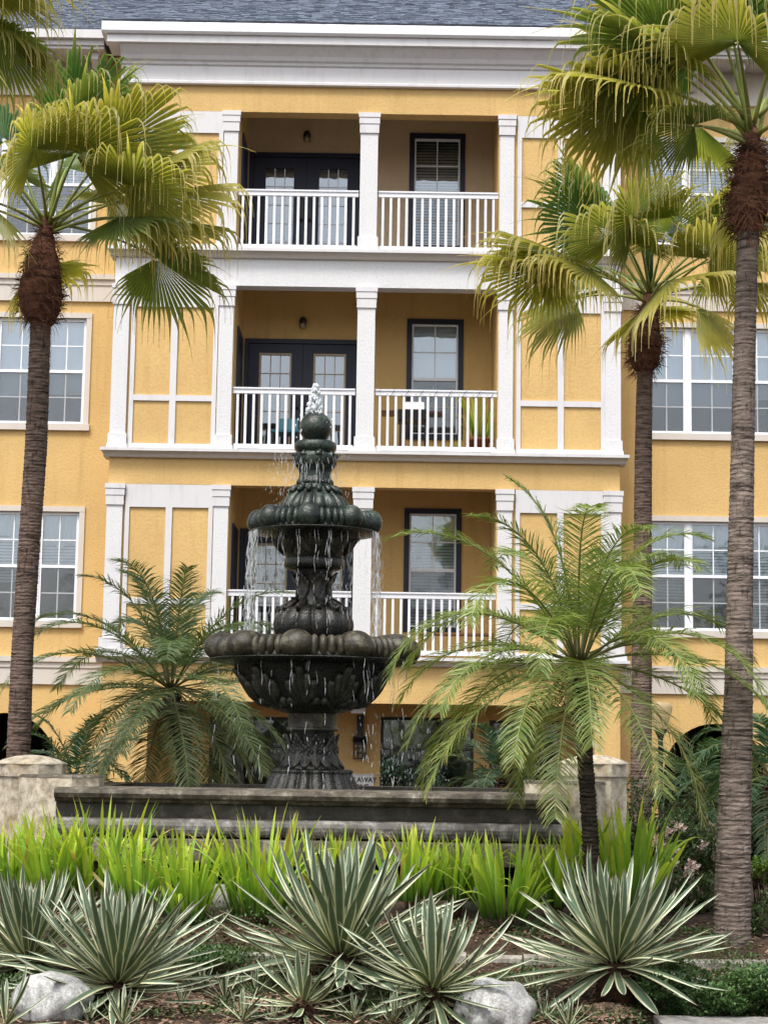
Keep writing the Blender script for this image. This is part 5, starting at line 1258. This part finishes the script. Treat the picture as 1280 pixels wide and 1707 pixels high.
def text_mesh(s_, size, x, y, z, mat, parent):
    cu = bpy.data.curves.new('lettering', 'FONT'); cu.body = s_; cu.size = size; cu.align_x = 'CENTER'; cu.align_y = 'CENTER'; cu.extrude = 0.002; cu.offset = size*0.035
    tmp = bpy.data.objects.new('lettering', cu); me = bpy.data.meshes.new_from_object(tmp); bpy.data.objects.remove(tmp); ob = bpy.data.objects.new('lettering', me); col.objects.link(ob); ob.parent = parent; ob.rotation_euler = (R_(90), 0, 0); ob.location = Vector((x, y, z))-ORG[parent.name]; me.materials.clear(); me.materials.append(mat)
Yg = GB-0.02; a, b_ = at(592, 1318, Yg), at(623, 1291, Yg)
sx0, sx1, sz0, sz1 = a.x-0.22, b_.x, a.z-0.06, b_.z
t = thing('wall_sign', ((sx0+sx1)/2, Yg, sz0), 'white parking sign with black capital letters on the yellow entrance wall', 'sign')
q = MB(); q.box(sx0, sx1, Yg-0.006, Yg+0.012, sz0, sz1); q.build('panel', M['signwhite'], t)
q = MB(); e = 0.012
for bx in ((sx0+e, sx1-e, sz1-e-0.006, sz1-e), (sx0+e, sx1-e, sz0+e, sz0+e+0.006)): q.box(bx[0], bx[1], Yg-0.009, Yg-0.0062, bx[2], bx[3])
q.build('border', M['signtext'], t)
text_mesh('TOW AWAY', 0.105, (sx0+sx1)/2, Yg-0.009, sz1-0.095, M['signtext'], t); text_mesh('ZONE', 0.105, (sx0+sx1)/2+0.03, Yg-0.009, sz1-0.205, M['signtext'], t)

M['grillred'] = paint('grill_enamel', (0.05, 0.012, 0.015), 0.3); M['teal'] = paint('teal_plastic', (0.01, 0.10, 0.14), 0.5); M['terracotta'] = paint('terracotta', (0.22, 0.07, 0.04), 0.8); M['blue'] = paint('blue_plastic', (0.01, 0.16, 0.55), 0.4); M['wood'] = paint('patio_wood', (0.26, 0.13, 0.06), 0.6); M['steel'] = paint('steel_lid', (0.6, 0.6, 0.62), 0.35)
Yb = YF+0.75; z = F[2]; c = at(688, 720, Yb)
t = thing('barbecue_grill', (c.x, Yb, z), 'dark barbecue grill with pale lid on the middle balcony behind the railing', 'grill')
q = MB(); q.extrude([(Yb-0.24, z+0.62), (Yb-0.26, z+0.78), (Yb+0.24, z+0.78), (Yb+0.22, z+0.62)], c.x-0.24, c.x+0.24); q.build('body', M['black'], t)
q = MB(); q.extrude([(Yb-0.25, z+0.785)]+[(Yb-0.25*math.cos(math.pi*k/8), z+0.785+0.16*math.sin(math.pi*k/8)) for k in range(1, 8)]+[(Yb+0.25, z+0.785)], c.x-0.17, c.x+0.17); q.build('lid', M['steel'], t)
for sg in (-1, 1):
    q = MB(); q.box(c.x+sg*0.25 if sg > 0 else c.x-0.5, c.x+0.5 if sg > 0 else c.x-0.25, Yb-0.2, Yb+0.2, z+0.74, z+0.77); q.build('side_shelf', M['grillred'], t)
for dx in (-0.2, 0.2):
    for dy in (-0.18, 0.18): q = MB(); q.box(c.x+dx-0.015, c.x+dx+0.015, Yb+dy-0.015, Yb+dy+0.015, z, z+0.62); q.build('leg', M['black'], t)
def pot_plant(label, px_, fl, Yb, h, r, n, seed, spiky=True, H=0.9):
    rr = random.Random(seed); c = at(px_, 700, Yb); z = F[fl]; t = thing('potted_plant', (c.x, Yb, z), label, 'potted plant', 'potted plants on the middle balcony')
    q = MB(); q.lathe([(r*0.7, z+0.001), (r*0.95, z+h*0.85), (r*1.08, z+h*0.86), (r*1.08, z+h), (r*0.95, z+h), (r*0.9, z+h*0.9)], c.x, Yb, 20); q.build('pot', M['terracotta'], t)
    for k in range(n):
        a = rr.uniform(0, 6.283); l_ = H*rr.uniform(0.6, 1.05)
        link('leaf', SP[rr.choice((0, 1, 2, 3))], t, (c.x+r*0.5*math.sin(a), Yb-r*0.5*math.cos(a), z+h*0.85), (Matrix.Rotation(a, 3, 'Z') @ Matrix.Rotation(rr.uniform(0.05, 0.75), 3, 'X')).to_euler(), (l_*0.75, l_, l_))
M['bladedark'] = M['blade']
pot_plant('tall spiky plant in a terracotta pot in the corner of the middle balcony', 799, 2, YF+0.7, 0.36, 0.17, 34, 1, True, 0.95)
pot_plant('small plant in a low terracotta pot behind the middle balcony railing', 757, 2, YF+0.45, 0.16, 0.12, 16, 2, False, 0.28)
def seat(label, px_, fl, Yb, m_):
    c = at(px_, 700, Yb); z = F[fl]; t = thing('patio_chair', (c.x, Yb, z), label, 'chair'); x = c.x
    q = MB(); q.box(x-0.24, x+0.24, Yb-0.24, Yb+0.22, z+0.40, z+0.44); q.build('seat', m_, t)
    q = MB(); q.extrude([(Yb+0.20, z+0.441), (Yb+0.24, z+0.441), (Yb+0.28, z+0.70), (Yb+0.24, z+0.70)], x-0.17, x+0.17); q.build('backrest', m_, t)
    for dx in (-0.21, 0.21):
        for dy in (-0.21, 0.19): q = MB(); q.box(x+dx-0.018, x+dx+0.018, Yb+dy-0.018, Yb+dy+0.018, z, z+0.399); q.build('leg', M['black'], t)
seat('teal patio chair on the middle balcony by the french doors', 478, 2, YF+0.8, M['teal'])
c = at(450, 1062, YF+0.5); z = F[1]
t = thing('storage_tub', (c.x, YF+0.5, z), 'bright blue plastic tub on the lowest balcony behind the railing', 'tub')
q = MB(); q.lathe([(0.15, z+0.001), (0.19, z+0.30), (0.21, z+0.31), (0.21, z+0.34), (0.18, z+0.34), (0.17, z+0.1)], c.x, YF+0.5, 24); q.build('tub', M['blue'], t)
c = at(765, 1070, YF+0.7)
t = thing('patio_bench', (c.x, YF+0.7, z), 'brown wooden bench on the lowest balcony below the window', 'bench')
for k in range(4): q = MB(); q.box(c.x-0.62, c.x+0.62, YF+0.5+k*0.11, YF+0.60+k*0.11, z+0.40, z+0.43); q.build('slat', M['wood'], t)
for dx in (-0.55, 0.55): q = MB(); q.box(c.x+dx-0.03, c.x+dx+0.03, YF+0.52, YF+0.90, z, z+0.399); q.build('leg', M['wood'], t)
# cable of small lights wound over the top rail of the middle right balcony
zr = F[2]+1.016; yr = YF+0.10
t = thing('string_lights', (0.78, yr, zr), 'dark cable of string lights wound along the middle balcony top rail', 'string lights')
q = MB(); pts = []; n = 8
for i in range(n*12+1):
    u = i/(n*12); ph = u*n*2*math.pi; pts.append((MR+0.06+(OPR-MR-0.12)*u, yr-0.056*math.cos(ph), zr-0.055+0.062*math.sin(ph)))
q.tube(pts, 0.004, 5); q.build('cable', M['black'], t)
for i in range(n): u = (i+0.6)/n; q = MB(); q.ball((MR+0.06+(OPR-MR-0.12)*u, yr-0.066, zr-0.085), 0.012, nu=8, nv=6); q.build('bulb', M['lampglass'], t)

# unseen trees behind the camera, added so the windows have something to mirror
q = MB(); rr = random.Random(91); pts = []
for k in range(15):
    cx_, cy_, h = -34+k*4.9+rr.uniform(-1.5, 1.5), rr.uniform(-34, -24), rr.uniform(6.5, 12.5)
    q.tube([(cx_, cy_, -0.3), (cx_+0.2, cy_, h*0.4), (cx_+rr.uniform(-0.5, 0.5), cy_, h*0.8)], [0.28, 0.2, 0.06], 7, 1, (0.1, 0.08, 0.06))
    for b_ in range(11):
        c = Vector((cx_+rr.gauss(0, 1.3), cy_+rr.gauss(0, 1.1), h*rr.uniform(0.45, 0.95))); r = rr.uniform(0.7, 1.5)
        for _ in range(44):
            d = Vector((rr.gauss(0, 1), rr.gauss(0, 1), rr.gauss(0, 0.8))).normalized()*r*rr.uniform(0.5, 1.05); pts.append(c+d)
leaves(q, pts, 0.5, rr, ((0.03, 0.06, 0.02), (0.11, 0.16, 0.05)))
prop(q.build('unseen_treeline', [M['bush'], M['bark']]), 'unseen leafy trees added behind the camera to be mirrored in the window panes', 'trees', kind='stuff')
